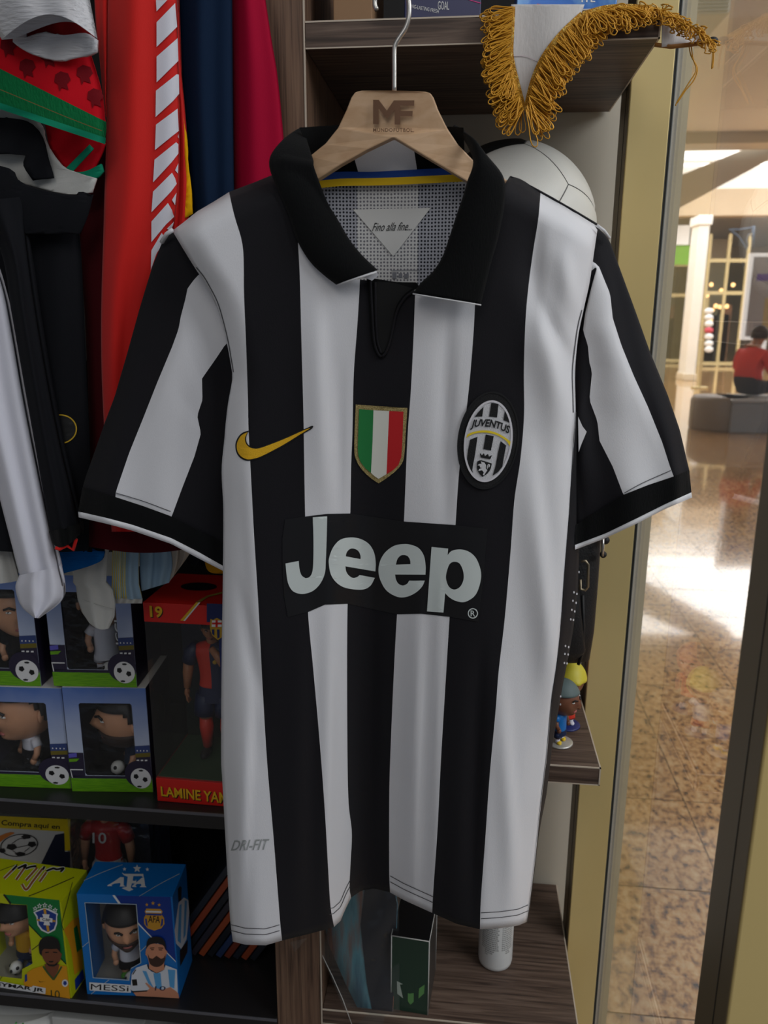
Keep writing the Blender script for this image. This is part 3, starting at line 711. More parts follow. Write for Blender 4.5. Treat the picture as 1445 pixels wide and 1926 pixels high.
def line_on(name, pts, w, surf, m, par, off=.0008):
    pts = curve_pts(pts, max(12, len(pts)*4)); L = []; R = []
    for i, p in enumerate(pts):
        a = pts[max(0, i-1)]; b = pts[min(len(pts)-1, i+1)]; d = math.hypot(b[0]-a[0], b[1]-a[1]) or 1
        nx, ny = -(b[1]-a[1])/d*w/2, (b[0]-a[0])/d*w/2
        L.append((p[0]+nx, p[1]+ny)); R.append((p[0]-nx, p[1]-ny))
    V2 = L+R; n = len(L); F2 = [(i, i+1, n+i+1, n+i) for i in range(n-1)]
    return lay(name, V2, F2, surf, m, par, off, 40)
def slv(fr, dp, lines):
    def f(px, py, off=0):
        best = min(((i, j) for i in range(0, 31) for j in range(0, 23)), key=lambda q: (fr(q[0]/10, q[1]/22)[0]-px)**2+(fr(q[0]/10, q[1]/22)[1]-py)**2)
        return P(px, py, dp(best[0]/10, best[1]/22)-off)
    return f
line_on('seam_stitch', [(218, 927), (270, 943), (321, 962)], 1.4, slv(frL, dpL, LS), THREAD, slL, .0015)
line_on('seam_stitch', [(1175, 927), (1210, 908), (1262, 885)], 1.4, slv(frR, dpR, RS), THREAD, slR, .0015)
line_on('armhole_stitch', [(366, 503), (380, 520), (393, 542), (405, 566), (414, 593), (426, 642), (436, 700)], 1.6, lambda x, y, o=0: shirt(x+3, y, o), THREAD, jy, .0008)
line_on('armhole_stitch', [(1098, 583), (1090, 616), (1084, 660), (1080, 699), (1081, 740), (1082, 776)], 1.6, lambda x, y, o=0: shirt(x-3, y, o), THREAD, jy, .0008)
tube('shoulder_piping', [P(324, 433, .786), P(314, 440, .790), P(304, 456, .795)], .0022, WHITE, jy, 8)
tube('shoulder_piping', [P(1124, 424, .795), P(1137, 434, .799), P(1147, 448, .803)], .0014, WHITE, jy, 8)
tube('shoulder_seam', [P(x, y-1, Yf(x, y)-.0005) for x, y in ((960, 334), (1000, 353), (1040, 375), (1080, 398), (1122, 423))], .0012, BLACK, jy, 6)
# hem stitching
for off_ in (20, 31):
    for xa, xb in ((433, 526), (620, 659), (734, 815), (905, 994)):
        n = 10
        line_on('hem_stitch', [(lerp(xa, xb, i/n), hem_y(lerp(xa, xb, i/n))-off_-(6 if xa == 620 else 0)) for i in range(n+1)], 1.3, shirt, THREAD, front, .0007)
# ---- sponsor print
JP = lambda pts: round_poly(crop(pts, 500, 950, 3.141), 4)
PRB = mat('print_black', (19, 19, 22), .42, 0, .45); PRW = mat('print_silver_white', (212, 220, 218), .5, 0, .4)
spn = decal('sponsor_panel', [crop([(115, 85), (230, 68), (360, 52), (500, 50), (650, 72), (815, 97), (1120, 118), (1312, 140), (1300, 260), (1290, 400), (1275, 540), (1258, 690), (1085, 660), (920, 642), (775, 645), (620, 612), (485, 583), (350, 588), (255, 630), (130, 662), (108, 530), (100, 400), (98, 200)], 500, 950, 3.141)], shirt, PRB, jy, .0007, 9)
LET = [
 [[(278, 72), (363, 66), (360, 200), (355, 330), (350, 400), (325, 460), (285, 503), (240, 522), (200, 524), (160, 508), (135, 470), (124, 420), (117, 345), (195, 330), (200, 380), (212, 415), (235, 432), (258, 425), (275, 395), (281, 330), (282, 200)]],
 [[(648, 392), (650, 340), (640, 280), (610, 230), (560, 200), (500, 191), (440, 205), (398, 250), (375, 310), (373, 350), (385, 410), (415, 455), (460, 485), (520, 498), (580, 498), (620, 475), (645, 430), (555, 413), (540, 425), (515, 430), (490, 415), (475, 390), (471, 362)],
  [(474, 303), (560, 319), (560, 300), (550, 275), (530, 260), (505, 257), (485, 270), (475, 290)]],
 [[(944, 411), (945, 360), (935, 300), (905, 255), (860, 235), (815, 230), (760, 240), (710, 275), (680, 320), (667, 370), (668, 410), (680, 450), (705, 495), (740, 525), (790, 545), (840, 540), (890, 515), (925, 480), (940, 446), (848, 446), (835, 465), (810, 475), (785, 465), (770, 440), (764, 410)],
  [(769, 352), (855, 349), (853, 325), (840, 303), (818, 295), (795, 300), (778, 320)]],
 [[(980, 247), (1078, 257), (1075, 295), (1100, 270), (1150, 262), (1200, 275), (1240, 310), (1265, 365), (1273, 420), (1262, 480), (1240, 530), (1205, 560), (1165, 574), (1120, 565), (1085, 545), (1060, 520), (1055, 580), (1050, 635), (953, 628), (966, 440)],
  [(1065, 420), (1075, 375), (1090, 345), (1115, 335), (1145, 345), (1165, 385), (1170, 430), (1160, 465), (1140, 490), (1112, 499), (1085, 485), (1070, 455)]]]
for L in LET: decal('letter', [[JP(l) for l in L]], shirt, PRW, spn, .0017, 8)
decal('registered_mark', [[ell(889.7, 1153.7, 9.6, 9.8, 24), ell(889.7, 1153.7, 7.6, 7.8, 24)]], shirt, PRW, spn, .0010, 30)
text('registered_letter', 'R', [(885.5, 1148), (894, 1149), (894, 1159.5), (885.5, 1158.5)], shirt, PRW, spn, .0010, .01)
# ---- swoosh mark
sw = decal('tick_patch', [round_poly(crop([(236, 528), (180, 545), (140, 580), (112, 640), (112, 700), (130, 750), (165, 785), (215, 803), (270, 797), (330, 780), (430, 732), (550, 670), (650, 605), (740, 550), (800, 515), (818, 490), (805, 484), (760, 505), (690, 533), (600, 575), (500, 615), (400, 655), (330, 678), (280, 682), (240, 668), (215, 640), (207, 600), (215, 565)], 420, 700, 4.817), 3)], shirt, mat('black_embroidery', (14, 14, 16), .8), jy, .0008, 16)
decal('tick', [round_poly(crop([(222, 543), (180, 562), (150, 590), (125, 645), (125, 700), (145, 745), (180, 775), (225, 790), (270, 785), (330, 768), (430, 720), (550, 655), (650, 593), (740, 538), (792, 507), (740, 522), (600, 585), (500, 627), (400, 665), (325, 690), (275, 692), (230, 675), (203, 640), (197, 600), (207, 570)], 420, 700, 4.817), 3)], shirt, mat('yellow_embroidery', (236, 182, 20), .7, bump=(2500, .5, (1, 1, .3))), sw, .0016, 12)
# ---- flag shield
SH = lambda pts: crop(pts, 640, 730, 4.014)
GLIT = mat('gold_glitter', (206, 188, 128), .38, .6, .6, bump=(1400, .9), var=(1500, (150, 130, 78), None, .4, .6))
shd = decal('shield_patch', [round_poly(SH([(118, 124), (508, 150), (498, 300), (485, 500), (465, 570), (420, 625), (350, 680), (290, 720), (220, 670), (160, 610), (120, 540), (107, 470), (110, 300)]), 3)], shirt, GLIT, jy, .0010, 14)
for nm, pts, c in (('green_band', [(143, 158), (252, 167), (245, 400), (233, 640), (190, 605), (155, 560), (137, 510), (133, 450), (138, 300)], (22, 122, 58)),
                   ('white_band', [(252, 167), (370, 173), (360, 400), (350, 650), (320, 668), (290, 685), (260, 665), (233, 640), (245, 400)], (224, 224, 214)),
                   ('red_band', [(370, 173), (478, 178), (470, 400), (462, 520), (440, 580), (400, 620), (350, 650), (360, 400)], (196, 22, 28))):
    decal(nm, [SH(pts)], shirt, mat('flag_'+nm, c, .7), shd, .0015, 14)
# ---- club crest
CR = lambda pts: crop(pts, 860, 730, 9.633)
c0 = (860+565/9.633, 730+948/9.633); rt = math.radians(8)
EMW = mat('white_embroidery', (216, 216, 220), .8, bump=(2600, .6, (1, 1, .2))); EMB = mat('black_felt', (20, 20, 22), .9, bump=(900, .4))
cst = decal('crest_patch', [ell(c0[0], c0[1], 555/9.633, 892/9.633, 64, rt)], shirt, EMB, jy, .0018, 12)
decal('crest_border', [[ell(c0[0], c0[1], 556/9.633, 893/9.633, 64, rt), ell(c0[0], c0[1], 525/9.633, 860/9.633, 64, rt)]], shirt, mat('black_gloss_edge', (12, 12, 14), .45), cst, .0024, 30)
ci = (860+566/9.633, 730+962/9.633)
decal('crest_field', [ell(ci[0], ci[1], 432/9.633, 742/9.633, 64, rt)], shirt, EMW, cst, .0026, 12)
decal('crest_ring', [[ell(ci[0], ci[1], 436/9.633, 746/9.633, 64, rt), ell(ci[0], ci[1], 400/9.633, 708/9.633, 64, rt)]], shirt, mat('white_cord', (214, 212, 218), .7), cst, .0034, 30)
for p in ([(480, 335), (470, 420), (455, 515), (380, 514), (320, 522), (390, 430)], [(620, 268), (750, 288), (740, 400), (725, 535), (650, 520), (580, 515), (600, 400)], [(868, 402), (920, 500), (962, 632), (900, 602), (840, 580)],
          [(235, 935), (370, 880), (330, 1180), (275, 1480), (290, 1540), (230, 1470), (175, 1310), (200, 1120)], [(520, 840), (665, 870), (615, 1130), (475, 1105)], [(790, 960), (890, 1040), (850, 1250), (820, 1420), (740, 1520), (645, 1590), (700, 1400), (745, 1150)]):
    decal('crest_stripe', [CR(p)], shirt, EMB, cst, .0032, 12)
ct = CR([(285, 572), (450, 562), (600, 562), (750, 598), (870, 648), (968, 690)]); cb = CR([(232, 758), (400, 736), (560, 742), (730, 776), (840, 825), (925, 872)])
text('crest_lettering', 'JUVENTUS', (lambda u: along(ct, u), lambda u: along(cb, u)), shirt, EMB, cst, .0036, .03, maxlen=4, space=.98)
decal('crest_arc', [round_poly(CR([(165, 910), (195, 835), (330, 785), (500, 765), (680, 795), (850, 880), (970, 970), (955, 1055), (900, 965), (780, 880), (640, 825), (480, 805), (330, 820), (210, 870)]), 3)], shirt, mat('yellow_thread', (232, 204, 30), .6), cst, .0036, 10)
decal('crest_crown', [CR([(410, 1190), (425, 1180), (450, 1218), (485, 1175), (505, 1232), (560, 1190), (578, 1240), (618, 1222), (635, 1215), (600, 1290), (430, 1255)])], shirt, EMB, cst, .0034, 10)
decal('crest_shield', [round_poly(CR([(365, 1330), (440, 1308), (630, 1365), (605, 1470), (540, 1555), (460, 1608), (390, 1530), (360, 1440)]), 3)], shirt, EMB, cst, .0034, 10)
decal('crest_bull', [CR([(430, 1325), (495, 1348), (525, 1395), (522, 1455), (548, 1488), (520, 1530), (490, 1582), (468, 1572), (482, 1525), (452, 1488), (385, 1502), (402, 1465), (455, 1448), (420, 1440), (405, 1400), (372, 1402), (395, 1375), (445, 1365)]), CR([(540, 1440), (552, 1390), (575, 1372), (600, 1390), (588, 1430), (565, 1440), (580, 1400), (565, 1398), (552, 1470)])], shirt, EMW, cst, .0040, 10)
# ---- small lettering low on the front
text('hem_lettering', 'DRI-FIT', [(437, 1581), (507, 1578), (505, 1598), (434, 1600)], shirt, mat('grey_lettering', (158, 162, 162), .6), front, .0007, .01, .25)
# ---- neck: lining, tape, label, stand, collar
def lining_mat():
    m = bpy.data.materials.new('mesh_lining'); m.use_nodes = True; nt = m.node_tree; b = nt.nodes['Principled BSDF']; b.inputs['Roughness'].default_value = .9
    tc = nt.nodes.new('ShaderNodeTexCoord'); mp = nt.nodes.new('ShaderNodeMapping'); mp.inputs['Rotation'].default_value = (math.radians(90), 0, 0); mp.inputs['Scale'].default_value = (1, 1, 1)
    br = nt.nodes.new('ShaderNodeTexVoronoi'); br.feature = 'F1'; br.voronoi_dimensions = '2D'; br.inputs['Scale'].default_value = 300; br.inputs['Randomness'].default_value = .12
    r = nt.nodes.new('ShaderNodeValToRGB'); r.color_ramp.elements[0].position = .24; r.color_ramp.elements[1].position = .36
    at = nt.nodes.new('ShaderNodeSeparateXYZ')
    nt.links.new(tc.outputs['Object'], mp.inputs[0]); nt.links.new(mp.outputs[0], br.inputs['Vector']); nt.links.new(br.outputs['Distance'], r.inputs[0])
    mx = nt.nodes.new('ShaderNodeMix'); mx.data_type = 'RGBA'; nt.links.new(r.outputs[0], mx.inputs[0]); nt.links.new(mx.outputs[2], b.inputs['Base Color'])
    return m, mx
LMW, x_ = lining_mat(); x_.inputs[6].default_value = lin((120, 120, 128)); x_.inputs[7].default_value = lin((222, 222, 222)); LMW.name = 'mesh_lining_white'
LMB, x_ = lining_mat(); x_.inputs[6].default_value = lin((20, 22, 34)); x_.inputs[7].default_value = lin((176, 178, 188)); LMB.name = 'mesh_lining_dark'
YB = .812
def back(px, py, off=0): return P(px, py, YB-.012*((px-735)/180)**2-off)
ln = decal('neck_lining', [[(672, 340), (787, 338), (785, 575), (672, 575)]], back, LMW, jy, 0, 30)
decal('lining_side', [[(560, 335), (672, 340), (672, 575), (560, 575)]], back, LMB, ln, 0, 30)
decal('lining_side', [[(787, 338), (930, 330), (930, 575), (785, 575)]], back, LMB, ln, 0, 30)
tri = decal('neck_label', [[(664, 394), (810, 391), (808, 394), (741, 481), (739, 481)]], back, mat('label_white', (224, 224, 222), .7), jy, .001, 30)
text('label_script', 'Fino alla fine...', [(702, 419), (778, 417), (774, 433), (700, 435)], back, BLACKM, tri, .0016, .0, .35)
decal('size_print', [[(738, 512), (746, 512), (746, 524), (738, 524)], [(750, 514), (757, 514), (757, 522), (750, 522)], [(760, 515), (769, 515), (769, 523), (760, 523)]], back, mat('size_grey', (130, 132, 140), .8), jy, .001, 30)
line_on('size_line', [(736, 509), (760, 508), (790, 508)], 1.2, back, mat('size_grey', (0, 0, 0)), jy, .001)
tp = line_on('neck_tape', [(596, 335), (640, 330), (700, 330), (760, 327), (820, 324), (880, 322)], 14, back, mat('tape_blue', (16, 66, 150), .8), jy, .0075)
line_on('neck_tape_edge', [(592, 348), (640, 343), (700, 342), (760, 340), (820, 337), (884, 334)], 14, back, mat('tape_yellow', (238, 196, 12), .8), tp, .0082)
V, Fc = grid(lambda u, v: P(lerp(lerp(563, 600, v), lerp(872, 876, v), u), lerp(240-7*math.sin(math.pi*u), 330, v), YB-.004-.030*(2*abs(u-.5))**2.5*(1-v)), 40, 10)
ix = [0 if 672 < lerp(lerp(563, 600, (j+.5)/10), lerp(896, 876, (j+.5)/10), (i+.5)/40) < 790 and j > 2 else 1 for j in range(10) for i in range(40)]
mesh('collar_stand', V, Fc, [WHITE, KNIT], jy, idx=ix)
def flap(name, inner, outer, bottom_drop=0):
    inner = curve_pts(inner, 40); outer = curve_pts(outer, 40)
    prof = [(0, .800), (.06, .780), (.13, .762), (.25, .750), (.5, .744), (1, .741)]
    def f(u, v):
        a = along(inner, v); b = along(outer, v); x = lerp(a[0], b[0], u); y = lerp(a[1], b[1], u)
        d = sm(prof, v)-.007*max(0,math.sin(math.pi*u))**.7*min(1, v*4)+.004*(1-u)*(1-v)
        return P(x, y, min(d, Yf(x, max(y, pl(SHOULD, x)+18))-.0055+.003*u) if v > .2 else d)
    V, Fc = grid(f, 14, 60)
    o = mesh(name, V, Fc, KNIT, jy); s = o.modifiers.new('t', 'SOLIDIFY'); s.thickness = .0022; s.offset = 1
    return o, f
fl1, f1 = flap('collar_flap', [(570, 250), (584, 294), (599, 337), (613, 373), (631, 409), (653, 449), (678, 481), (708, 510)], [(564, 242), (530, 270), (509, 306), (525, 355), (545, 402), (561, 449), (584, 488), (609, 513), (635, 533)])
tube('flap_edge', [f1(u, 1.0)+Vector((0, -.001, -.0008)) for u in [i/8 for i in range(9)]], .0011, WHITE, fl1, 6)
fl2, f2 = flap('collar_flap', [(866, 250), (890, 301), (879, 341), (872, 366), (861, 398), (847, 441), (833, 481), (815, 510), (793, 531), (777, 551)], [(852, 238), (890, 259), (914, 289), (944, 326), (951, 355), (948, 395), (937, 449), (923, 499), (913, 540), (905, 572)])
tube('flap_edge', [f2(u, 1.0)+Vector((0, -.001, -.0008)) for u in [i/8 for i in range(9)]], .0006, WHITE, fl2, 6)
# inner turn of the collar and the slit placket
decal('collar_underside', [[(700, 512), (709, 510), (712, 518), (700, 528), (688, 523), (676, 521)]], xz_surf(.7440), WHITE, jy, 0)
pk = decal('placket', [round_poly([(690, 524), (705, 524), (745, 530), (783, 531), (790, 540), (770, 552), (752, 575), (742, 610), (733, 645), (727, 668), (718, 676), (708, 668), (698, 640), (694, 580)], 3)], shirt, KNIT, jy, .0015, 14)
decal('slit', [round_poly([(706, 530), (740, 532), (776, 542), (757, 558), (744, 580), (738, 612), (730, 645), (723, 662), (717, 664), (711, 650), (708, 600)], 3)], shirt, mat('slit_dark', (8, 8, 9), .95), pk, .0019, 14)
for ln_ in ([(697, 526), (700, 580), (704, 640), (711, 664), (718, 671)], [(718, 671), (726, 662), (734, 640), (741, 608), (748, 582), (762, 560), (779, 547)], [(706, 531), (707, 590), (710, 640), (717, 664)]):
    tube('placket_edge', [shirt(x, y, .0022) for x, y in curve_pts(ln_, 16)], .0011, BLACK, pk, 6)

# ------------------------------------------------------------------ hanger
hg = empty('clothes_hanger', P(742, 258, .775), 'light wooden hanger with steel hook and burnt brand lettering inside the striped jersey', 'hanger')
HW = wood('beech', (196, 158, 122), (206, 170, 134), (214, 180, 146), (4, 10, 10), 10, .5)
out = [(740, 258), (690, 282), (640, 310), (600, 336), (520, 366), (440, 404), (385, 440), (368, 452), (358, 446), (362, 430), (400, 396), (450, 366), (520, 330), (583, 293), (612, 270), (636, 240), (652, 206), (661, 183), (668, 173), (680, 170), (740, 170), (800, 172), (810, 175), (816, 184), (824, 206), (842, 242), (862, 272), (890, 301), (950, 336), (1010, 374), (1060, 405), (1090, 430), (1094, 446), (1084, 454), (1068, 444), (1020, 406), (950, 370), (880, 342), (840, 318), (790, 288), (760, 270)]
def hangY(px): return .770+.024*min(1, (abs(px-740)/260)**1.6)
bm = bmesh.new(); fr_ = []; bk_ = []
pts = out
for x, y in pts: fr_.append(bm.verts.new(P(x, y, hangY(x)))); 
for x, y in pts: p = P(x, y, hangY(x)); bk_.append(bm.verts.new(p+Vector((0, .012, 0))))
for t in tessellate_polygon([[Vector((x, y, 0)) for x, y in pts]]):
    bm.faces.new([fr_[i] for i in t]); bm.faces.new([bk_[i] for i in reversed(t)])
n = len(pts)
for i in range(n): bm.faces.new((fr_[i], fr_[(i+1) % n], bk_[(i+1) % n], bk_[i]))
from_bm('wooden_body', bm, HW, hg, bevel=.0014)
hk = [(742, 176), (742, 130), (742, 96), (744, 84), (752, 70), (762, 55), (768, 38), (770, 18), (768, -4), (760, -26), (745, -42), (728, -44), (714, -30), (707, -8), (705, 8), (709, 19)]
tube('hook', [P(x, y, .776) for x, y in curve_pts(hk, 60)], .0021, STEEL, hg, 12)
hang = lambda px, py, off=0: P(px, py, hangY(px)-off)
BURN = mat('burnt_brown', (112, 78, 54), .7)
decal('brand_letters', [crop([(668, 565), (700, 565), (746, 626), (786, 568), (902, 568), (900, 598), (822, 598), (822, 628), (893, 628), (890, 658), (822, 658), (822, 705), (790, 705), (790, 622), (746, 672), (700, 615), (700, 703), (668, 703)], 480, 0, 3.01)], hang, BURN, hg, .0005, 30)
text('brand_name', 'MUNDOFUTBOL.', [(702, 241), (779, 241), (779, 248.5), (702, 248)], hang, BURN, hg, .0005, .02, 0, 14, 1.15)
rd = empty('hook_rod', (0, 0, 0), 'steel ceiling rod that the jersey hanger hooks onto', 'rod')
q = P(737, -37, .776); rd.location = (q.x, .776, q.z)
tube('peg', [(q.x, .760, q.z+.0005), (q.x, .800, q.z+.0005)], .0022, STEEL, rd, 8)
tube('rod', [(q.x, .798, q.z), (q.x, .798, 2.7)], .005, STEEL, rd, 10)

# ------------------------------------------------------------------ hanging garments at the left
def cloth(name, L, R, Y, thick, m, parent, nu=22, nv=50, wav=(2.2, .004, 0), sag=0, top_sag=0, idxf=None, lean=0):
    V = []; L = curve_pts(L, 50); R = curve_pts(R, 50)
    def dep(u, v): return Y+lean*v-thick*.5*max(0,math.sin(math.pi*u))**.6+wav[1]*math.sin(wav[0]*math.pi*2*u+wav[2]+1.5*v)*math.sin(math.pi*u)
    def pt(u, v):
        a = along(L, v); b = along(R, v); return lerp(a[0], b[0], u), lerp(a[1], b[1], u)+(sag*v**3+top_sag*(1-v)**3)*math.sin(math.pi*u)
    F_, Fc = grid(lambda u, v: P(*pt(u, v), dep(u, v)), nu, nv)
    N = len(F_); Bk = [p+Vector((0, .001+thick*max(0,math.sin(math.pi*(k % (nu+1))/nu))**.6, .004*math.sin(math.pi*(k % (nu+1))/nu))) for k, p in enumerate(F_)]
    V = F_+Bk; F2 = [tuple(N+i for i in reversed(f)) for f in Fc]
    E_ = []
    for j in range(nv):
        for q in (j*(nu+1), j*(nu+1)+nu): E_.append((q, q+nu+1, N+q+nu+1, N+q))
    ms = m if isinstance(m, (list, tuple)) else [m]
    ix = None
    if idxf:
        base = [idxf((i+.5)/nu, (j+.5)/nv) for j in range(nv) for i in range(nu)]; ix = base+base+[base[0]]*len(E_)
    o = mesh(name, V, Fc+F2+E_, ms, parent, idx=ix)
    def surf(px, py, off=0):
        best = (1e9, 0, 0)
        for j in range(0, 31):
            v = j/30; a = along(L, v); b = along(R, v)
            if abs(lerp(a[1], b[1], .5)-py) > 90: continue
            for i in range(0, 13):
                x, y = pt(i/12, v); d = (x-px)**2+(y-py)**2
                if d < best[0]: best = (d, i/12, v)
        st = (1/12, 1/30)
        for _ in range(4):
            _, u0, v0 = best; st = (st[0]*.5, st[1]*.5)
            for du in (-1, 0, 1):
                for dv in (-1, 0, 1):
                    u = max(0, min(1, u0+du*st[0])); v = max(0, min(1, v0+dv*st[1])); x, y = pt(u, v); d = (x-px)**2+(y-py)**2
                    if d < best[0]: best = (d, u, v)
        return P(px, py, dep(best[1], best[2])-off)
    return o, surf
def patch(name, poly, Y, m, parent, bul=.006, thick=.003, rounded=True):
    xs = [p[0] for p in poly]; ys = [p[1] for p in poly]; cx, cy = sum(xs)/len(xs), sum(ys)/len(ys); w = max(max(xs)-min(xs), 1); h = max(max(ys)-min(ys), 1)
    s = lambda px, py, off=0: P(px, py, Y-bul*math.cos(min(1.5, abs(px-cx)/w*2.2))*math.cos(min(1.5, abs(py-cy)/h*2.0))+.0015*math.sin(px/11+py/17)-off)
    o = decal(name, [round_poly(poly, 3) if rounded else poly], s, m, parent, 0, 12)
    md = o.modifiers.new('t', 'SOLIDIFY'); md.thickness = thick; md.offset = 1
    return o, s
def garment(name, label, px, Y):
    e = empty(name, P(px, 0, Y), label, 'jersey')
    return e
def hookup(e, px, py, Y):
    p = P(px, py, Y); z = 1.9445
    tube('hanger_hook', [p, (p.x, Y, z-.03), (p.x, lerp(Y, .84, .6), z-.004), (p.x, .84, z), (p.x, .84-.012, z-.008)], .0015, STEEL, e, 6)
RED = fab('red_cloth', (212, 22, 14), .75, .3, .1); REDK = fab('dark_red_cloth', (118, 12, 14), .85); NAVY = fab('navy_cloth', (16, 36, 62), .8); CRIM = fab('crimson_cloth', (172, 10, 52), .8)
MAROON = fab('maroon_cloth', (74, 12, 20), .85); GREENF = fab('green_mesh', (12, 104, 58), .8, scale=500, strength=.7); TEAL = fab('teal_piping', (14, 128, 96), .7)
BLKG = fab('black_cloth', (22, 23, 27), .85); SILV = mat('silver_rib', (196, 196, 200), .42, .15, .6, bump=(260, .8, (.15, 1, 1.6))); WHG = fab('white_cloth', (222, 222, 232), .8); GREYW = fab('grey_white_cloth', (190, 190, 186), .8)
YEL = fab('yellow_cloth', (236, 178, 10), .8); LBL = fab('light_blue_cloth', (150, 178, 200), .8); BLUEK = fab('blue_rib', (10, 96, 170), .85, scale=300, strength=.9, stretch=(.2, 1, 2)); BEIGE = fab('beige_cloth', (196, 184, 170), .85)

g = garment('jersey', 'plain crimson jersey hanging nearest the wooden upright', 480, .905)
cloth('body', [(432, -75), (436, 100), (438, 300), (441, 430)], [(488, -75), (510, 70), (525, 170), (548, 430)], .905, .02, CRIM, g, wav=(1.2, .003, 1)); hookup(g, 462, -72, .905)
g = garment('jersey', 'navy blue jersey with a thin yellow side strip between red and crimson ones', 390, .88)
o, s = cloth('body', [(331, -75), (335, 60), (342, 180), (352, 290), (362, 400), (368, 480)], [(436, -75), (437, 100), (439, 300), (442, 480)], .88, .022, NAVY, g, wav=(1.6, .0035, .5)); hookup(g, 390, -72, .88)
patch('yellow_strip', [(337, 160), (345, 220), (353, 290), (363, 402), (346, 412), (350, 330), (344, 260), (338, 205)], .862, YEL, g, .002)
g = garment('jersey', 'bright red jersey with slanted white bars down its side', 260, .845)
o, s = cloth('body', [(204, -75), (202, 120), (200, 250), (195, 420), (190, 620), (195, 790), (210, 1000)], [(331, -75), (334, 100), (337, 250), (334, 360), (322, 430), (290, 520), (272, 640), (262, 1000)], .845, .03, RED, g, nu=30, nv=70, wav=(1.3, .005, 2)); hookup(g, 265, -72, .845)
cloth('side_fold', [(174, -75), (180, 40), (188, 120), (197, 215)], [(207, -75), (206, 60), (204, 160), (202, 225)], .852, .01, RED, g, nu=8, wav=(1, .003, 0))
cloth('back_fold', [(318, -75), (322, 120), (326, 290), (320, 420), (318, 470)], [(333, -75), (340, 120), (347, 200), (353, 290), (355, 400), (345, 470)], .864, .01, RED, g, nu=8)
BARS = [[(757, 0), (812, 0), (760, 55)], [(760, 108), (850, 15), (860, 130), (760, 228)], [(760, 275), (862, 185), (866, 295), (760, 400)], [(757, 440), (858, 360), (868, 362), (870, 455), (840, 490), (755, 568)], [(757, 605), (862, 527), (868, 635), (830, 665), (752, 728)], [(750, 775), (855, 690), (866, 700), (866, 745), (835, 785), (743, 885)], [(743, 930), (835, 838), (850, 865), (858, 892), (830, 930), (735, 1030)], [(735, 1075), (815, 985), (835, 1020), (845, 1052), (805, 1090), (735, 1175)], [(735, 1215), (785, 1130), (805, 1160), (760, 1230), (732, 1310)], [(866, 792), (850, 826), (864, 842)], [(857, 935), (835, 970), (850, 996)], [(845, 1075), (810, 1110), (830, 1122)], [(866, 650), (868, 672), (863, 664)]]
for b_ in BARS: decal('white_bar', [crop(b_, 0, 0, 2.58)], s, WHG, o, .0013, 8)
g = garment('jersey', 'dark maroon jersey hanging lowest behind the red one', 240, .87)
cloth('body', [(205, -60), (205, 200), (150, 400), (160, 600), (167, 800), (163, 950), (167, 1028)], [(320, -60), (318, 200), (280, 400), (262, 600), (262, 800), (340, 980), (394, 1024)], .872, .02, MAROON, g, nu=24, nv=60, sag=14, wav=(2, .003, 0)); hookup(g, 262, -58, .872)
# sleeves of jerseys whose bodies hang beyond the left edge
g = garment('jersey', 'jersey sleeve with open silver ribbed cuff at the top left', 60, .79)
cloth('cuff', [(-70, -80), (-40, 0), (3, 74)], [(150, -80), (168, 0), (182, 72)], .775, .03, SILV, g, sag=-46, wav=(2, .002, 0)); hookup(g, -55, -75, .79)
patch('cuff_inside', [(24, 30), (46, 30), (49, 70), (80, 61), (120, 66), (160, 62), (182, 74), (180, 96), (160, 105), (112, 113), (70, 105), (40, 91), (24, 79)], .788, SILV, g, -.004)
patch('lining', [(40, 10), (115, 10), (172, 40), (178, 78), (120, 76), (46, 80)], .793, REDK, g, -.003)
g = garment('jersey', 'red patterned jersey sleeve with green mesh band at the left', 90, .812)
o, s = cloth('sleeve', [(-70, 0), (-70, 60), (-70, 96)], [(150, 40), (188, 160), (198, 230)], .812, .03, fab('red_pattern', (196, 14, 30), .8), g, wav=(2, .003, 1)); hookup(g, -55, 5, .812)
for cx_, cy_ in ((16, 88), (52, 128), (92, 108), (118, 152), (160, 140), (180, 184)):
    decal('dark_motif', [[(cx_-14, cy_-12), (cx_-4, cy_-18), (cx_+10, cy_-14), (cx_+15, cy_-2), (cx_+8, cy_+6), (cx_+11, cy_+17), (cx_-2, cy_+12), (cx_-6, cy_+20), (cx_-9, cy_+6), (cx_-16, cy_+2)]], s, fab('motif_dark', (110, 12, 22), .8), o, .0008, 12)
cloth('green_band', [(-70, 94), (-70, 130), (-70, 172)], [(199, 229), (199, 244), (197, 260)], .808, .03, GREENF, g, nv=12, wav=(2, .002, 1))
cloth('piping', [(-70, 170), (-70, 182)], [(198, 259), (197, 271)], .806, .032, TEAL, g, nv=4, wav=(2, .002, 1))
line_on('stitch', [(-20, 160), (60, 193), (130, 222), (192, 246)], 1.2, xz_surf(.7905), mat('brown_thread', (120, 84, 40), .8), g, 0)
patch('sleeve_inside', [(83, 226), (120, 236), (197, 268), (188, 292), (172, 322), (140, 326), (118, 312), (95, 282)], .838, fab('red_pattern', (0, 0, 0)), g, -.004)
patch('inside_tape', [(168, 272), (176, 280), (134, 326), (122, 318)], .834, TEAL, g, 0, rounded=False)
patch('inside_hem', [(128, 324), (160, 322), (190, 308), (194, 322), (182, 334), (150, 335)], .835, TEAL, g, 0)
g = garment('jersey', 'white and black jersey sleeve with folded black rib below the green band', 60, .825)
patch('white_panel', [(-60, 190), (40, 200), (78, 236), (84, 262), (115, 310), (150, 326), (181, 335), (174, 362), (120, 365), (40, 345), (-60, 330)], .838, GREYW, g, .006)
patch('rib', [(-60, 222), (20, 222), (62, 234), (84, 272), (99, 334), (62, 340), (44, 312), (48, 292), (-60, 285)], .828, BLKG, g, .008)
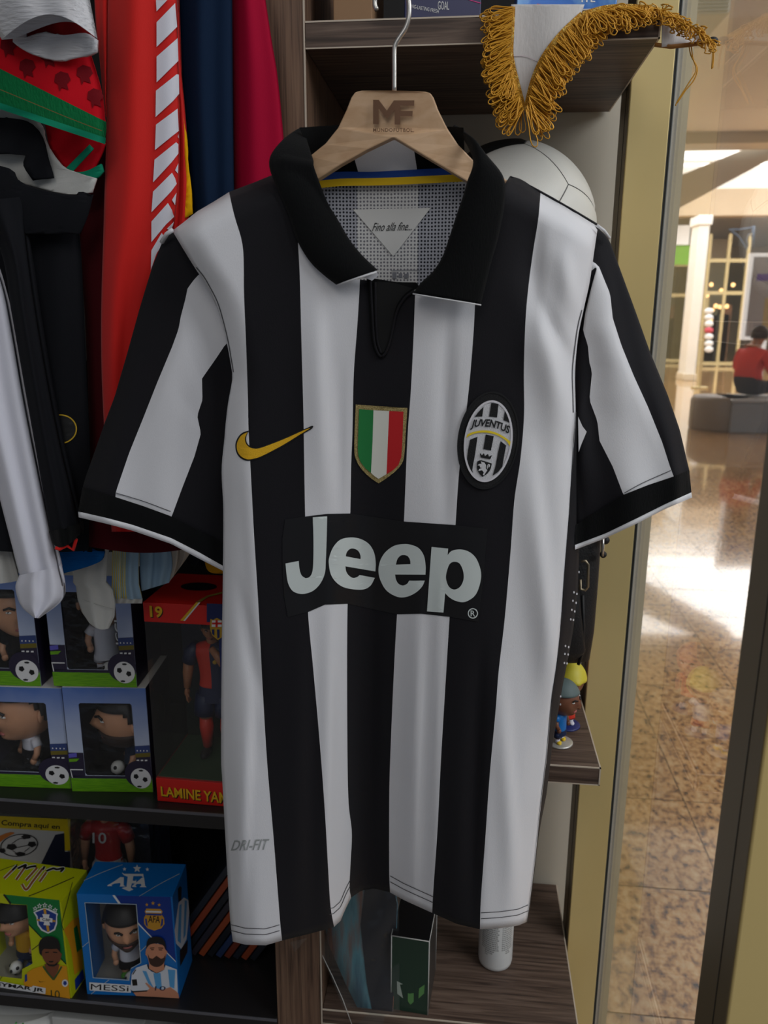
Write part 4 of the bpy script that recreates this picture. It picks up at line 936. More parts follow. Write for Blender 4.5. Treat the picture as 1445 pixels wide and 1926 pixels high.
patch('rib_fold', [(-60, 300), (16, 316), (30, 335), (60, 352), (120, 366), (176, 366), (166, 404), (150, 440), (-60, 440)], .828, BLKG, g, .01); hookup(g, -50, 225, .82)
g = garment('long_sleeve_jersey', 'black long sleeve top with a yellow ring badge at the left', 90, .84)
o, s = cloth('body', [(-70, 390), (-70, 700), (-70, 1030)], [(142, 390), (152, 480), (162, 700), (169, 860), (166, 1036)], .848, .02, BLKG, g, sag=6, wav=(2, .004, 0))
decal('badge_ring', [[ell(113, 807, 32, 28, 36), ell(113, 807, 29.5, 25.5, 36)]], s, mat('ring_yellow', (196, 160, 30), .6), o, .0012, 12)
decal('badge', [ell(113, 807, 29.5, 25.5, 30)], s, mat('badge_black', (10, 10, 11), .6), o, .001, 12)
cloth('sleeve', [(-60, 380), (0, 470), (22, 590), (45, 720), (95, 1003)], [(42, 370), (52, 480), (76, 640), (110, 820), (150, 986)], .822, .026, BLKG, g, wav=(1.5, .003, 0))
cloth('sleeve_cuff', [(92, 1000), (98, 1020), (108, 1030)], [(150, 984), (153, 996), (150, 1006)], .820, .026, KNIT, g, nv=8, sag=6)
tube('red_trim', [P(104, 1030, .81), P(112, 1033, .812), P(126, 1026, .815), P(138, 1034, .82), P(143, 1014, .815)], .0022, RED, g, 6); hookup(g, -55, 392, .84)
g = garment('long_sleeve_jersey', 'white long sleeve hanging down with a plain gathered cuff at the left', 50, .83)
cloth('sleeve', [(-70, 500), (-60, 700), (0, 940), (38, 1086)], [(-20, 470), (12, 560), (48, 760), (82, 930), (112, 1072)], .832, .03, WHG, g, wav=(1.6, .005, 1)); hookup(g, -60, 505, .83)
cloth('cuff', [(36, 1082), (29, 1106), (40, 1140), (64, 1162)], [(110, 1066), (119, 1104), (114, 1132), (74, 1163)], .826, .03, WHG, g, nv=20, wav=(2, .004, 0))
g = garment('jersey', 'grey white sleeve end at the far left edge above the boxes', 0, .86)
cloth('sleeve', [(-70, 850), (-70, 1000), (-70, 1088)], [(-14, 850), (8, 980), (36, 1092)], .862, .02, GREYW, g, sag=8); hookup(g, -60, 852, .86)
g = garment('jersey', 'jersey with bright blue ribbed hem showing under the black sleeve', 150, .89)
cloth('body', [(205, -60), (206, 400), (120, 900), (106, 1034)], [(310, -60), (300, 400), (200, 900), (197, 1040)], .889, .010, BLKG, g, nv=30); hookup(g, 260, -58, .889)
patch('rib_hem', [(105, 1030), (196, 1037), (190, 1054), (165, 1066), (118, 1079), (108, 1062)], .885, BLUEK, g, .006)
g = garment('long_sleeve_jersey', 'plain white sleeve end hanging beside the yellow striped trim', 180, .905)
cloth('sleeve', [(215, -60), (212, 400), (142, 1030), (142, 1090), (149, 1140), (168, 1172)], [(310, -60), (300, 400), (205, 1030), (212, 1110), (218, 1148), (205, 1182)], .905, .012, GREYW, g, nv=50, sag=6, wav=(1.5, .003, 0)); hookup(g, 262, -58, .905)
line_on('cuff_stitch', [(157, 1128), (180, 1136), (214, 1146)], 1.0, xz_surf(.897), mat('light_stitch', (160, 160, 156), .8), g, 0)
g = garment('jersey', 'pale blue and white jersey edge with thin yellow stripes above the red box', 280, .923)
cloth('body', [(225, -60), (222, 500), (212, 1030), (209, 1126)], [(330, -60), (300, 500), (262, 1030), (268, 1128)], .922, .008, [LBL, mat('yellow_line', (214, 190, 84), .8)], g, nu=26, nv=40, idxf=lambda u, v: 1 if u < .52 and int(u*26) % 2 == 0 else 0); hookup(g, 275, -58, .922)
cloth('hem', [(209, 1125), (211, 1135)], [(268, 1127), (267, 1135)], .921, .009, GREYW, g, nv=3)
cloth('side', [(262, 1020), (263, 1070), (266, 1112)], [(318, 1020), (324, 1060), (318, 1096)], .932, .006, LBL, g, nv=14)
cloth('sleeve_end', [(318, 1015), (322, 1050), (316, 1098)], [(352, 1000), (358, 1035), (350, 1052)], .934, .006, BEIGE, g, nv=14)
g = garment('jersey', 'black and mustard jersey hem hidden beneath the striped cuff', 390, .935)
cloth('body', [(345, -60), (345, 500), (352, 1060)], [(430, -60), (425, 500), (424, 1072)], .942, .006, BLKG, g, nv=30); hookup(g, 390, -58, .94)
patch('mustard_panel', [(384, 1050), (420, 1060), (420, 1079), (400, 1078), (389, 1070)], .936, fab('mustard', (200, 140, 16), .8), g, .002)

# ------------------------------------------------------------------ toys and their boxes
SKIN = mat('toy_skin', (206, 152, 118), .45); SKIND = mat('toy_skin_dark', (120, 74, 52), .45); HAIR = mat('toy_hair', (26, 24, 24), .5); HAIRB = mat('toy_hair_blond', (214, 200, 60), .5); HAIRG = mat('toy_hair_grey', (92, 108, 108), .6)
EYEW = mat('toy_eye', (230, 230, 226), .3); BEARD = mat('toy_beard', (58, 42, 36), .7); LIP = mat('toy_lip', (176, 100, 96), .5)
def head_fn(nose=.13):
    def r(d):
        x, y, z = d
        k = Vector((x*.42*(1-.22*max(0, -z)**1.3), y*.46, z*.5))
        n = math.exp(-((x/.16)**2+((z+.12)/.2)**2))*(1 if y < 0 else 0); k.y -= nose*n
        n = math.exp(-((x/.34)**2+((z+.80)/.22)**2))*(1 if y < 0 else 0); k.y -= .10*n
        n = math.exp(-((z-.18)/.12)**2)*math.exp(-(x/.5)**2)*(1 if y < 0 else 0); k.y -= .035*n
        for s in (-1, 1):
            n = math.exp(-(((x-s*.36)/.17)**2+((z-.02)/.12)**2))*(1 if y < 0 else 0); k.y += .05*n
        return k
    return r
def sdir(u, v): return (math.sin(math.pi*v)*math.cos(2*math.pi*u), math.sin(math.pi*v)*math.sin(2*math.pi*u), math.cos(math.pi*v))
def toy_head(e, c, S, yaw, skin, hair, beard=False, front=.36, cap=1.07, flat=False):
    R = Matrix.Rotation(yaw, 3, 'Z'); c = Vector(c); fn = head_fn()
    W = lambda k: c+R @ (k*S)
    V, Fc = grid(lambda u, v: W(fn(sdir(u, v))), 40, 28); h = mesh('head', V, Fc, skin, e)
    def shell(name, test, s, m):
        V, Fc = grid(lambda u, v: W(fn(sdir(u, v))*s), 48, 32); keep = []
        for f in Fc:
            j, i = divmod(f[0], 49); d = sdir((i+.5)/48, (j+.5)/32)
            if test(d): keep.append(f)
        used = sorted({i for f in keep for i in f}); mp = {i: k for k, i in enumerate(used)}
        o = mesh(name, [V[i] for i in used], [tuple(mp[i] for i in f) for f in keep], m, h)
        md = o.modifiers.new('t', 'SOLIDIFY'); md.thickness = .05*S; md.offset = -1 if False else 0
    shell('hair', lambda d: (d[2] > front if d[1] < -.25 else d[2] > front-.75*min(1, (d[1]+.25)/.5)), cap, hair)
    if beard: shell('beard', lambda d: d[1] < .12 and d[2] < -.36 and not (abs(d[0]) < .22 and -.62 < d[2] < -.46 and d[1] < 0) and not (d[2] > -.5 and abs(d[0]) < .4 and d[2] > -.40), 1.015, BEARD)
    for s in (-1, 1):
        sphere('ear', W(Vector((s*.42, .02, -.02))), .085*S, skin, h, (.5, .8, 1.3), 12, 8)
        p = fn(Vector((s*.33, -.92, .03)).normalized()); sphere('eye', W(p*1.0), .042*S, EYEW, h, (1.3, 1, .5), 10, 8)
        sphere('pupil', W(p*1.045), .024*S, HAIR, h, (1, 1, .8), 8, 6)
        q = [fn(Vector((s*x, -.9, z)).normalized())*1.03 for x, z in ((.14, .13), (.32, .2), (.52, .15))]
        tube('eyebrow', [W(k) for k in q], .02*S, HAIR, h, 6)
    q = [fn(Vector((x, -.78, -.56)).normalized())*1.01 for x in (-.2, -.08, 0, .08, .2)]
    tube('mouth', [W(k) for k in q], .022*S, LIP, h, 6)
    return h
def toy(name, label, base, H, yaw, skin, hair, shirt_m, short_m, sock_m, shoe_m, beard=False, basem=None, ball=False, group=None, hs=.60, front=.36, cap=1.07, basecol=None):
    base = Vector(base); e = empty(name, base, label, 'figurine', group)
    R = Matrix.Rotation(yaw, 3, 'Z'); W = lambda x, y, z: base+R @ Vector((x*H, y*H, z*H))
    if basem: lathe('stand', [(0, 0), (.19*H, 0), (.20*H, .008*H), (.20*H, .022*H), (.185*H, .03*H), (0, .03*H)], base, basem, e, 28)
    toy_head(e, W(0, 0, 1-hs*.5), hs*H, yaw, skin, hair, beard, front, cap)
    zt = 1-hs+.03
    def lim(nm, pts, rr, m): tube(nm, [W(*p) for p in pts], lambda t: lerp(rr[0], rr[1], t)*H, m, e, 10)
    V, Fc = grid(lambda u, v: W(*(lambda a, z, w: (w*math.cos(a), .72*w*math.sin(a), z))(2*math.pi*u, lerp(zt+.02, .2, v), pl([(0, .05), (.15, .115), (.5, .11), (1, .115)], v))), 20, 10); mesh('shirt', V, Fc, shirt_m, e)
    V, Fc = grid(lambda u, v: W(*(lambda a, z, w: (w*math.cos(a), .75*w*math.sin(a), z))(2*math.pi*u, lerp(.235, .15, v), lerp(.115, .125, v))), 20, 4); mesh('shorts', V, Fc, short_m, e)
    for s in (-1, 1):
        lim('sleeve', [(s*.10, 0, zt-.02), (s*.15, 0, zt-.09)], (.045, .05), shirt_m)
        lim('arm', [(s*.145, 0, zt-.07), (s*.165, -.02, zt-.15), (s*.15, -.05, zt-.21)], (.035, .028), skin)
        sphere('hand', W(s*.15, -.055, zt-.225), .032*H, skin, e, (1, 1, 1.2), 10, 8)
        lim('leg_short', [(s*.062, 0, .19), (s*.066, 0, .125)], (.062, .066), short_m)
        lim('leg', [(s*.066, 0, .14), (s*.066, 0, .09)], (.04, .036), skin)
        lim('sock', [(s*.066, 0, .10), (s*.066, 0, .045)], (.04, .036), sock_m)
        sphere('shoe', W(s*.07, -.03, .045), .045*H, shoe_m, e, (.85, 1.4, .55), 12, 8)
    if ball:
        bl = sphere('toy_ball', W(.0, -.16, .095), .07*H, EYEW, e, nu=16, nv=10)
        for d in ((0, -1, .1), (-.8, -.4, .45), (.8, -.4, .45), (.5, -.6, -.7), (-.5, -.6, -.7)):
            sphere('ball_spot', W(.0, -.16, .095)+R @ (Vector(d).normalized()*.058*H), .022*H, HAIR, bl, (1, 1, 1), 8, 6)
    return e
CARD = mat('white_card', (214, 214, 210), .6); PLAST = film('clear_plastic', 1.5, (.97, .98, .98), .02, .06, (42, 1.0)); PLASTF = film('flat_plastic', 1.45, (.97, .98, .98), .008, .04, (14, .15))
def carton(name, label, A, Bp, z0, z1, depth, mats, window, group=None, inner=None, film_m=None):
    """A, Bp: front bottom corners (x,y); window: outline in frame pixels on the front face, or None"""
    A = Vector((A[0], A[1], z0)); B_ = Vector((Bp[0], Bp[1], z0)); r = (B_-A).normalized(); n = Vector((r.y, -r.x, 0)); up = Vector((0, 0, z1-z0)); bk = -n*depth
    e = empty(name, (A+B_)/2+bk*.5, label, 'box', group)
    fs = plane_surf(A, n)
    quad = lambda p, q, s, t: [p, q, s, t]
    def panel(nm, c, m): 
        o = mesh(nm, c, [(0, 1, 2, 3)], m, e, smooth=False); md = o.modifiers.new('t', 'SOLIDIFY'); md.thickness = .0008; md.offset = 0; return o
    side = panel('side', [B_, B_+bk, B_+bk+up, B_+up], mats['side'])
    left = panel('side', [A, A+up, A+bk+up, A+bk], mats['side'])
    top = panel('top', [A+up, B_+up, B_+bk+up, A+bk+up], mats['top'])
    panel('bottom', [A+Vector((0, 0, .0006)), A+bk+Vector((0, 0, .0006)), B_+bk+Vector((0, 0, .0006)), B_+Vector((0, 0, .0006))], inner or CARD)
    panel('back', [A+bk*.985, A+bk*.985+up, B_+bk*.985+up, B_+bk*.985], inner or mats['back'])
    w = r.length; L = (B_-A).length; hh = z1-z0
    if window:
        W3 = [fs(*p) for p in window]
        W2 = [((p-A).dot(r), p.z-z0) for p in W3]
        W2 = [(max(.004, min(L-.004, x)), max(.004, min(hh-.004, y))) for x, y in W2]
        outer = [(0, 0), (L, 0), (L, hh), (0, hh)]
        pts = outer+W2; tri = tessellate_polygon([[Vector((x, y, 0)) for x, y in outer], [Vector((x, y, 0)) for x, y in W2]])
        fo = mesh('front', [A+r*x+Vector((0, 0, y)) for x, y in pts], [tuple(t) for t in tri], mats['front'], e, smooth=False)
        md = fo.modifiers.new('t', 'SOLIDIFY'); md.thickness = .0008; md.offset = 0
        if film_m:
            k = len(W2); tri = tessellate_polygon([[Vector((x, y, 0)) for x, y in W2]])
            mesh('window_film', [A+r*x+Vector((0, 0, y))-n*.0012 for x, y in W2], [tuple(t) for t in tri], film_m, fo, smooth=False)
    else: fo = panel('front', [A, B_, B_+up, A+up], mats['front'])
    ts = plane_surf(A+up, (0, 0, 1)); ss = plane_surf(B_, r)
    uv = lambda u, v, off=0: A+r*(L*u/100)+Vector((0, 0, hh*(1-v/100)))+n*off
    return e, fo, top, side, fs, ts, ss, uv
def grad(name, c0, c1, axis=2, lo=0, hi=1):
    if name in _M: return _M[name]
    m = mat(name, c0, .5); nt = m.node_tree; b = nt.nodes['Principled BSDF']
    geo = nt.nodes.new('ShaderNodeTexCoord'); sx = nt.nodes.new('ShaderNodeSeparateXYZ'); mr = nt.nodes.new('ShaderNodeMapRange'); mr.inputs[1].default_value = lo; mr.inputs[2].default_value = hi
    r = nt.nodes.new('ShaderNodeValToRGB'); r.color_ramp.elements[0].color = lin(c0); r.color_ramp.elements[1].color = lin(c1)
    n = nt.nodes.new('ShaderNodeTexNoise'); n.inputs['Scale'].default_value = 25; ad = nt.nodes.new('ShaderNodeMath'); ad.operation = 'MULTIPLY_ADD'; ad.inputs[1].default_value = .35; 
    nt.links.new(geo.outputs['Generated'], sx.inputs[0]); nt.links.new(sx.outputs[axis], mr.inputs[0]); nt.links.new(geo.outputs['Object'], n.inputs['Vector'])
    sb = nt.nodes.new('ShaderNodeMath'); sb.operation = 'SUBTRACT'; sb.inputs[1].default_value = .17
    nt.links.new(n.outputs['Fac'], ad.inputs[0]); nt.links.new(mr.outputs[0], ad.inputs[2]); nt.links.new(ad.outputs[0], sb.inputs[0]); nt.links.new(sb.outputs[0], r.inputs[0]); nt.links.new(r.outputs[0], b.inputs['Base Color'])
    return m
SKYP = grad('sky_print', (196, 206, 226), (84, 116, 184), 2, .35, 1.0)
NAVP = mat('stadium_print', (40, 34, 58), .5); GRS = mat('grass_print', (116, 178, 22), .5, var=(60, (88, 150, 16), (1, 1, 14), .35, .65)); STB = mat('stand_print', (52, 70, 124), .5); OLV = mat('olive_print', (112, 100, 30), .5)
INB = mat('box_inside_dark', (20, 20, 22), .7)
def penta(cx, cy, rx, ry, rot): return [(cx+rx*math.cos(rot+k*2*math.pi/5), cy+ry*math.sin(rot+k*2*math.pi/5)) for k in range(5)]
def printed_ball(par, surf, cx, cy, rx, ry, off, ml=30):
    b = decal('ball_print', [ell(cx, cy, rx, ry, 32)], surf, WHITEP, par, off, ml)
    for dx, dy, s, ro in ((-.45, -.2, .27, .2), (.42, .1, .27, .5), (.08, -.78, .2, 1.2), (-.2, .8, .2, .9)):
        decal('ball_patch', [penta(cx+dx*rx, cy+dy*ry, rx*s*(1.3 if abs(dy) > .6 else 1), ry*s*(.5 if abs(dy) > .6 else 1), ro)], surf, BLACKM, par, off+.0003, ml)
def sports_box(label, A, Bp, z0, z1, depth, fig=None, side_m=None):
    w = [(18, 16), (20, 14.5), (80, 14.5), (82, 16), (82, 82.5), (80, 84.5), (20, 84.5), (18, 82.5)]
    A3 = Vector((A[0], A[1], z0)); B3 = Vector((Bp[0], Bp[1], z0)); r = B3-A3
    def proj(p):
        c = RM.transposed() @ (p-Vector((0, 0, EYE))); return (CX-F*c.x/c.z, CY+F*c.y/c.z)
    win = [proj(A3+r*(u/100)+Vector((0, 0, (z1-z0)*(1-v/100)))) for u, v in w]
    e, fo, top, side, fs, ts, ss, uv = carton('toy_box', label, A, Bp, z0, z1, depth, dict(front=SKYP, side=side_m or NAVP, top=CARD, back=INB), win, 'window boxes with soccer ball print', INB, PLAST)
    for p in ([(0, 62), (18, 62), (18, 84.5), (0, 86.5)], [(82, 55), (100, 54), (100, 86.5), (82, 86.5)], [(0, 84.5), (100, 84.5), (100, 87), (0, 87)]): decal('stadium_print', [p], uv, NAVP, fo, .0009, 30)
    decal('stand_print', [[(82, 55), (100, 54), (100, 61), (82, 62)]], uv, STB, fo, .0012, 40); decal('stand_print', [[(82, 62), (100, 61), (100, 65), (82, 66)]], uv, OLV, fo, .0012, 40)
    decal('light_print', [[(x, 58.5), (x+1.3, 58.5), (x+1.3, 59.8), (x, 59.8)] for x in (84, 88, 92, 96)], uv, WHITEP, fo, .0014, 40)
    decal('board_print', [[(x, 68), (x+3, 67.8), (x+3, 69.2), (x, 69.4)] for x in (83, 88, 93)], uv, WHITEP, fo, .0014, 40)
    decal('goal_print', [[(0, 78), (16, 78), (16, 79), (1, 79), (2.5, 86.5), (1.2, 86.5)]], uv, WHITEP, fo, .0013, 40); decal('banner_print', [[(0, 63), (10, 62), (10, 66), (0, 67)]], uv, mat('violet_print', (96, 92, 190), .5), fo, .0012, 40)
    decal('grass_print', [[(0, 87), (100, 87), (100, 100), (0, 100)]], uv, GRS, fo, .0012, 40); decal('pitch_print', [[(0, 68), (13, 67.5), (9, 70.5), (0, 71)]], uv, GRS, fo, .0013, 40)
    decal('halo_print', [ell(84, 82, 17, 13, 28)], uv, NAVP, fo, .0015, 40)
    printed_ball(fo, uv, 86.5, 86.2, 12.5, 10, .0018, 40)
    return e, uv
s1, uv = sports_box('soccer print toy box at left end of the lower stacked row', (-.712, .975), (-.570, .983), .7625, .925, .11)
s2, uv2 = sports_box('soccer print toy box with moustached figure, lower row beside the tall red box', (-.5655, .977), (-.446, .988), .7625, .930, .11)
s3, uv3 = sports_box('soccer print toy box with ball figure, upper row at the left edge', (-.735, .977), (-.601, .985), .9262, 1.098, .11)
s4, uv4 = sports_box('soccer print toy box partly under the white sleeve, upper row beside the red box', (-.578, .979), (-.458, .988), .9312, 1.098, .11)
text('inner_lettering', 'ICCI', [(90.5, 62), (90.5, 40), (97, 40), (97, 62)], lambda u, v, off=0: uv4(u-13, v, -.004-off), WHITEP, s4, 0, .02, maxlen=40)
toy('bobblehead', 'large headed dark haired figure facing left in the lower left toy box', (-.655, 1.030, .764), .156, math.radians(-38), SKIN, HAIR, WHG, BLKG, WHG, BLACKM, hs=.66, front=.5)
toy('bobblehead', 'moustached figure in profile behind plastic in the lower right toy box', (-.492, 1.030, .765), .150, math.radians(-62), SKIN, HAIR, NAVY, NAVY, WHG, BLACKM, True, ball=True, hs=.66, front=.42)
toy('bobblehead', 'brown faced figure with ball in the upper left toy box', (-.655, 1.030, .928), .152, math.radians(38), SKIN, HAIR, BLKG, BLKG, WHG, BLACKM, ball=True, hs=.62, front=.5)
toy('bobblehead', 'figure in white kit half hidden by the sleeve in the upper right toy box', (-.520, 1.030, .933), .150, math.radians(30), SKIN, HAIR, WHG, WHG, WHG, BLACKM, ball=True, hs=.52)

# ------------------------------------------------------------------ tall red window box with player figure
def player(name, label, base, H, skin, hair, shirt_ms, short_m, sock_m, shoe_m, raised=False, number=None):
    base = Vector(base); e = empty(name, base, label, 'figurine'); W = lambda x, y, z: base+Vector((x*H, y*H, z*H))
    def lim(nm, pts, rr, m, par=None):
        return tube(nm, [W(*p) for p in pts], lambda t: pl([(i/(len(rr)-1), r) for i, r in enumerate(rr)], t)*H, m, par or e, 12)
    prof = [(.0, .045), (.06, .10), (.14, .125), (.45, .105), (.75, .095), (1, .108)]
    V, Fc = grid(lambda u, v: W(*(lambda a, w: (w*math.cos(a), .6*w*math.sin(a), lerp(.835, .50, v)))(2*math.pi*u-math.pi/2, sm(prof, v))), 24, 16)
    tor = mesh('shirt', V, Fc, shirt_ms, e, idx=[(0 if (i+.5)/24 > .5 else 1) if len(shirt_ms) > 1 else 0 for j in range(16) for i in range(24)])
    lim('neck', [(0, 0, .82), (0, -.005, .87)], (.038, .036), skin)
    toy_head(e, W(0, -.01, .925), .145*H, 0.15, skin, hair, front=.30)
    V, Fc = grid(lambda u, v: W(*(lambda a, w: (w*math.cos(a), .66*w*math.sin(a), lerp(.525, .42, v)))(2*math.pi*u, lerp(.104, .118, v))), 20, 4); mesh('shorts', V, Fc, short_m, e)
    for s in (-1, 1):
        sm_ = shirt_ms[0] if (s < 0 or len(shirt_ms) == 1) else shirt_ms[1]
        if len(shirt_ms) > 1: sm_ = shirt_ms[1] if s < 0 else shirt_ms[0]
        lim('sleeve', [(s*.10, 0, .80), (s*.145, 0, .75), (s*.165, 0, .68)], (.045, .052, .05), sm_)
        if s > 0 and raised:
            lim('arm', [(.165, 0, .70), (.18, -.06, .64), (.10, -.12, .74), (.03, -.12, .84)], (.038, .036, .03, .02), skin)
        else:
            lim('arm', [(s*.165, 0, .70), (s*.178, -.005, .60), (s*.182, -.02, .50)], (.036, .034, .022), skin)
            hnd = sphere('hand', W(s*.182, -.025, .47), .026*H, skin, e, (.7, 1, 1.3), 10, 8)
            for k in range(4): tube('finger', [W(s*.180, -.045+.012*k, .455), W(s*.176, -.048+.012*k, .425), W(s*.165, -.046+.012*k, .405)], .0065*H, skin, hnd, 5)
            tube('thumb', [W(s*.172, -.05, .475), W(s*.160, -.055, .45)], .007*H, skin, hnd, 5)
        lim('shorts_leg', [(s*.060, 0, .46), (s*.068, 0, .38), (s*.072, 0, .315)], (.068, .075, .078), short_m)
        lim('leg', [(s*.070, 0, .34), (s*.072, 0, .27)], (.048, .04), skin)
        lim('sock', [(s*.072, 0, .285), (s*.072, .006, .20), (s*.072, .006, .06)], (.042, .048, .03), sock_m)
        sphere('shoe', W(s*.075, -.03, .03), .042*H, shoe_m, e, (.8, 1.7, .7), 12, 8)
    return e, tor, W
rb = empty('toy_box', (-.37, 1.03, .7625), 'tall red and clear window box numbered 19 beside the striped jersey', 'box')
A0 = Vector((-.431, .967, .7625)); B0 = Vector((-.305, .964, .7625)); dr = (B0-A0).normalized(); nn = Vector((dr.y, -dr.x, 0)); bk0 = -nn*.125; zt_ = 1.069; L0 = (B0-A0).length
REDC = mat('red_card', (212, 30, 22), .45); NAVC = mat('navy_card', (14, 34, 92), .5); FLD = grad('stadium_back', (16, 34, 22), (44, 54, 82), 2, .15, .8)
def bx2(name, u0, u1, d0, d1, z0, z1, m, par=None, bevel=.0006):
    c = [A0+dr*(L0*u)-nn*d+Vector((0, 0, z-.7625)) for u in (u0, u1) for d in (d0, d1) for z in (z0, z1)]
    return mesh(name, c, boxv(0, 1, 0, 1, 0, 1)[1], m, par or rb, smooth=False, bevel=bevel)
bs_ = bx2('base_tray', 0, 1, 0, .125, .7625, .800, REDC); lid = bx2('lid', 0, 1, 0, .125, 1.041, zt_, REDC)
bx2('printed_back', 0.01, .99, .121, .124, .800, 1.041, FLD); np_ = bx2('navy_panel', .83, 1, 0, .125, .800, 1.041, NAVC); bx2('inner_floor', .012, .83, .004, .121, .800, .8015, mat('grass_card', (40, 70, 40), .7))
bx2('clear_front', 0.003, .83, .0003, .0009, .800, 1.041, PLASTF, None, 0); bx2('clear_side', 0, .006, .0009, .121, .800, 1.041, PLASTF, None, 0)
fs = plane_surf(A0, nn); ts = plane_surf(A0+Vector((0, 0, zt_-.7625)), (0, 0, 1))
YLT = mat('yellow_print', (226, 176, 20), .5)
for o_, m_ in ((.0006, BLACKM), (.0010, YLT)):
    dx = 1.6 if m_ is BLACKM else 0
    text('number_print', '19', [(281+dx, 1139+dx), (305+dx, 1141+dx), (306+dx, 1162+dx), (282.5+dx, 1161+dx)], fs, m_, lid, o_, .03, maxlen=60)
    text('name_print', 'LAMINE YAMAL', [(302+dx, 1479+dx), (454+dx, 1494+dx), (454+dx, 1515+dx), (303.5+dx, 1497+dx)], fs, m_, bs_, o_, .02, maxlen=60)
decal('gold_line', [[(339, 1167), (369, 1133), (377, 1133), (348, 1168)]], fs, YLT, lid, .0008, 60); decal('white_line', [[(345, 1167.5), (374, 1133), (377, 1133), (348, 1168)]], fs, WHITEP, lid, .0011, 60)
decal('gold_line', [[(368, 1132.5), (377, 1132.5), (392, 1123), (430, 1113), (430, 1110), (390, 1120)]], ts, mat('gold_dark_print', (160, 140, 60), .5), lid, .0006, 60)
decal('crest_oval', [ell(374, 1103, 34, 7.5, 28)], ts, mat('maroon_dark', (26, 10, 14), .4), lid, .0006, 60)
decal('navy_corner', [[(389, 1135), (440, 1137), (440, 1172), (389, 1170)]], fs, NAVC, lid, .0008, 60)
cg = decal('crest_print', [round_poly([(396, 1164), (401, 1166), (408, 1162), (417, 1167), (424, 1164), (426, 1180), (422, 1194), (410, 1204), (399, 1194), (395, 1180)], 2)], fs, mat('crest_gold', (190, 150, 40), .5), np_, .0014, 60)
decal('crest_white', [[(399, 1167), (417, 1167), (417, 1179), (398, 1179)]], fs, WHITEP, cg, .0005+.0014, 60); decal('crest_cross', [[(405.5, 1166), (409.5, 1166), (409.5, 1180), (405.5, 1180)], [(399, 1171), (417, 1171), (417, 1174.5), (399, 1174.5)]], fs, REDC, cg, .0024, 60)
decal('crest_stripes', [[(398, 1184), (403, 1184), (403, 1196), (399, 1192)], [(408, 1184), (413, 1184), (413, 1199), (409, 1201)]], fs, NAVC, cg, .0024, 60)
NVT = mat('toy_navy', (22, 36, 72), .45); RDT = mat('toy_red', (214, 52, 34), .45); SKM = mat('toy_skin_tan', (170, 112, 78), .45)
e_, tor, W_ = player('player_figure', 'player figure in red and navy shirt inside the tall red window box', (-.370+.010, 1.035, .8017), .222, SKM, HAIR, [RDT, NVT], NVT, RDT, BLACKM, True)
sphere('badge', W_(.028, -.060, .72), .0055, mat('crest_gold', (0, 0, 0)), tor, (.8, .3, 1), 12, 8)

# ------------------------------------------------------------------ lower black shelf
C6 = lambda pts: crop(pts, 140, 1600, 6.02); C7 = lambda pts: crop(pts, 0, 1600, 6.422)
BLU = mat('bright_blue_card', (16, 112, 190), .42); DBL = mat('deep_blue_card', (8, 52, 140), .42); YGC = mat('lime_card', (190, 198, 14), .42); GRC = mat('green_card', (12, 118, 54), .45)
GREYB = mat('grey_card', (150, 146, 138), .6); FACE = mat('portrait_skin', (206, 140, 108), .6); FACED = mat('portrait_skin_dark', (122, 70, 44), .6); DKP = mat('portrait_dark', (24, 20, 20), .6); BRD = mat('portrait_beard', (66, 42, 32), .6)
SKB = mat('portrait_skyblue', (86, 160, 214), .6); GLDP = mat('gold_print', (206, 150, 44), .5); LINEP = mat('pale_line', (176, 190, 196), .5); ORP = mat('portrait_orange', (222, 152, 16), .6); BRP = mat('brown_print', (150, 92, 36), .5)
win = C6([(122, 592), (697, 612), (722, 900), (748, 1270), (640, 1330), (612, 1462), (215, 1435), (170, 1030)])
e, fo, top, sd_, fs, ts, ss, uv = carton('figure_box', 'bright blue window box with bearded player print on the lower black shelf', (-.566, .960), (-.4205, .970), .4125, .597, .072, dict(front=BLU, side=BLU, top=BLU, back=GREYB), win, 'football figure boxes', GREYB, PLASTF)
O = lambda k: .0008+.0003*k
decal('dark_panel', [C6([(470, 508), (1088, 524), (1148, 1255), (862, 968), (722, 815), (697, 612), (530, 603)])], fs, DBL, fo, O(0), 60)
decal('white_slash', [C6([(428, 503), (458, 505), (528, 603), (500, 603)]), C6([(716, 806), (870, 970), (1148, 1250), (1148, 1262), (862, 978), (716, 828)])], fs, WHITEP, fo, O(1), 60)
for l in ([(90, 1092), (165, 1030)], [(188, 1625), (392, 1462)], [(745, 1142), (815, 1076)]): line_on('thin_line', C6(l), 1.1, fs, LINEP, fo, O(1))
decal('window_edge', [[C6([(114, 585), (705, 604), (757, 1272), (640, 1340), (622, 1472), (208, 1443), (162, 1030)]), C6([(122, 592), (697, 612), (748, 1270), (640, 1330), (612, 1462), (215, 1435), (170, 1030)])]], fs, LINEP, fo, O(2), 60)
def star(cx, cy, r, inner=.45): return [(cx+(r if k % 2 == 0 else r*inner)*math.sin(k*math.pi/5), cy-(r if k % 2 == 0 else r*inner)*math.cos(k*math.pi/5)) for k in range(10)]
decal('star', [C6(star(820, 612, 22)), C6(star(890, 595, 25)), C6(star(960, 614, 22))], fs, GLDP, fo, O(1), 60)
cs = decal('crest', [C6([(795, 690), (815, 655), (975, 660), (1000, 690), (985, 720), (1015, 760), (1020, 830), (985, 880), (905, 905), (830, 880), (790, 830), (788, 760), (812, 720)])], fs, GLDP, fo, O(1), 60)
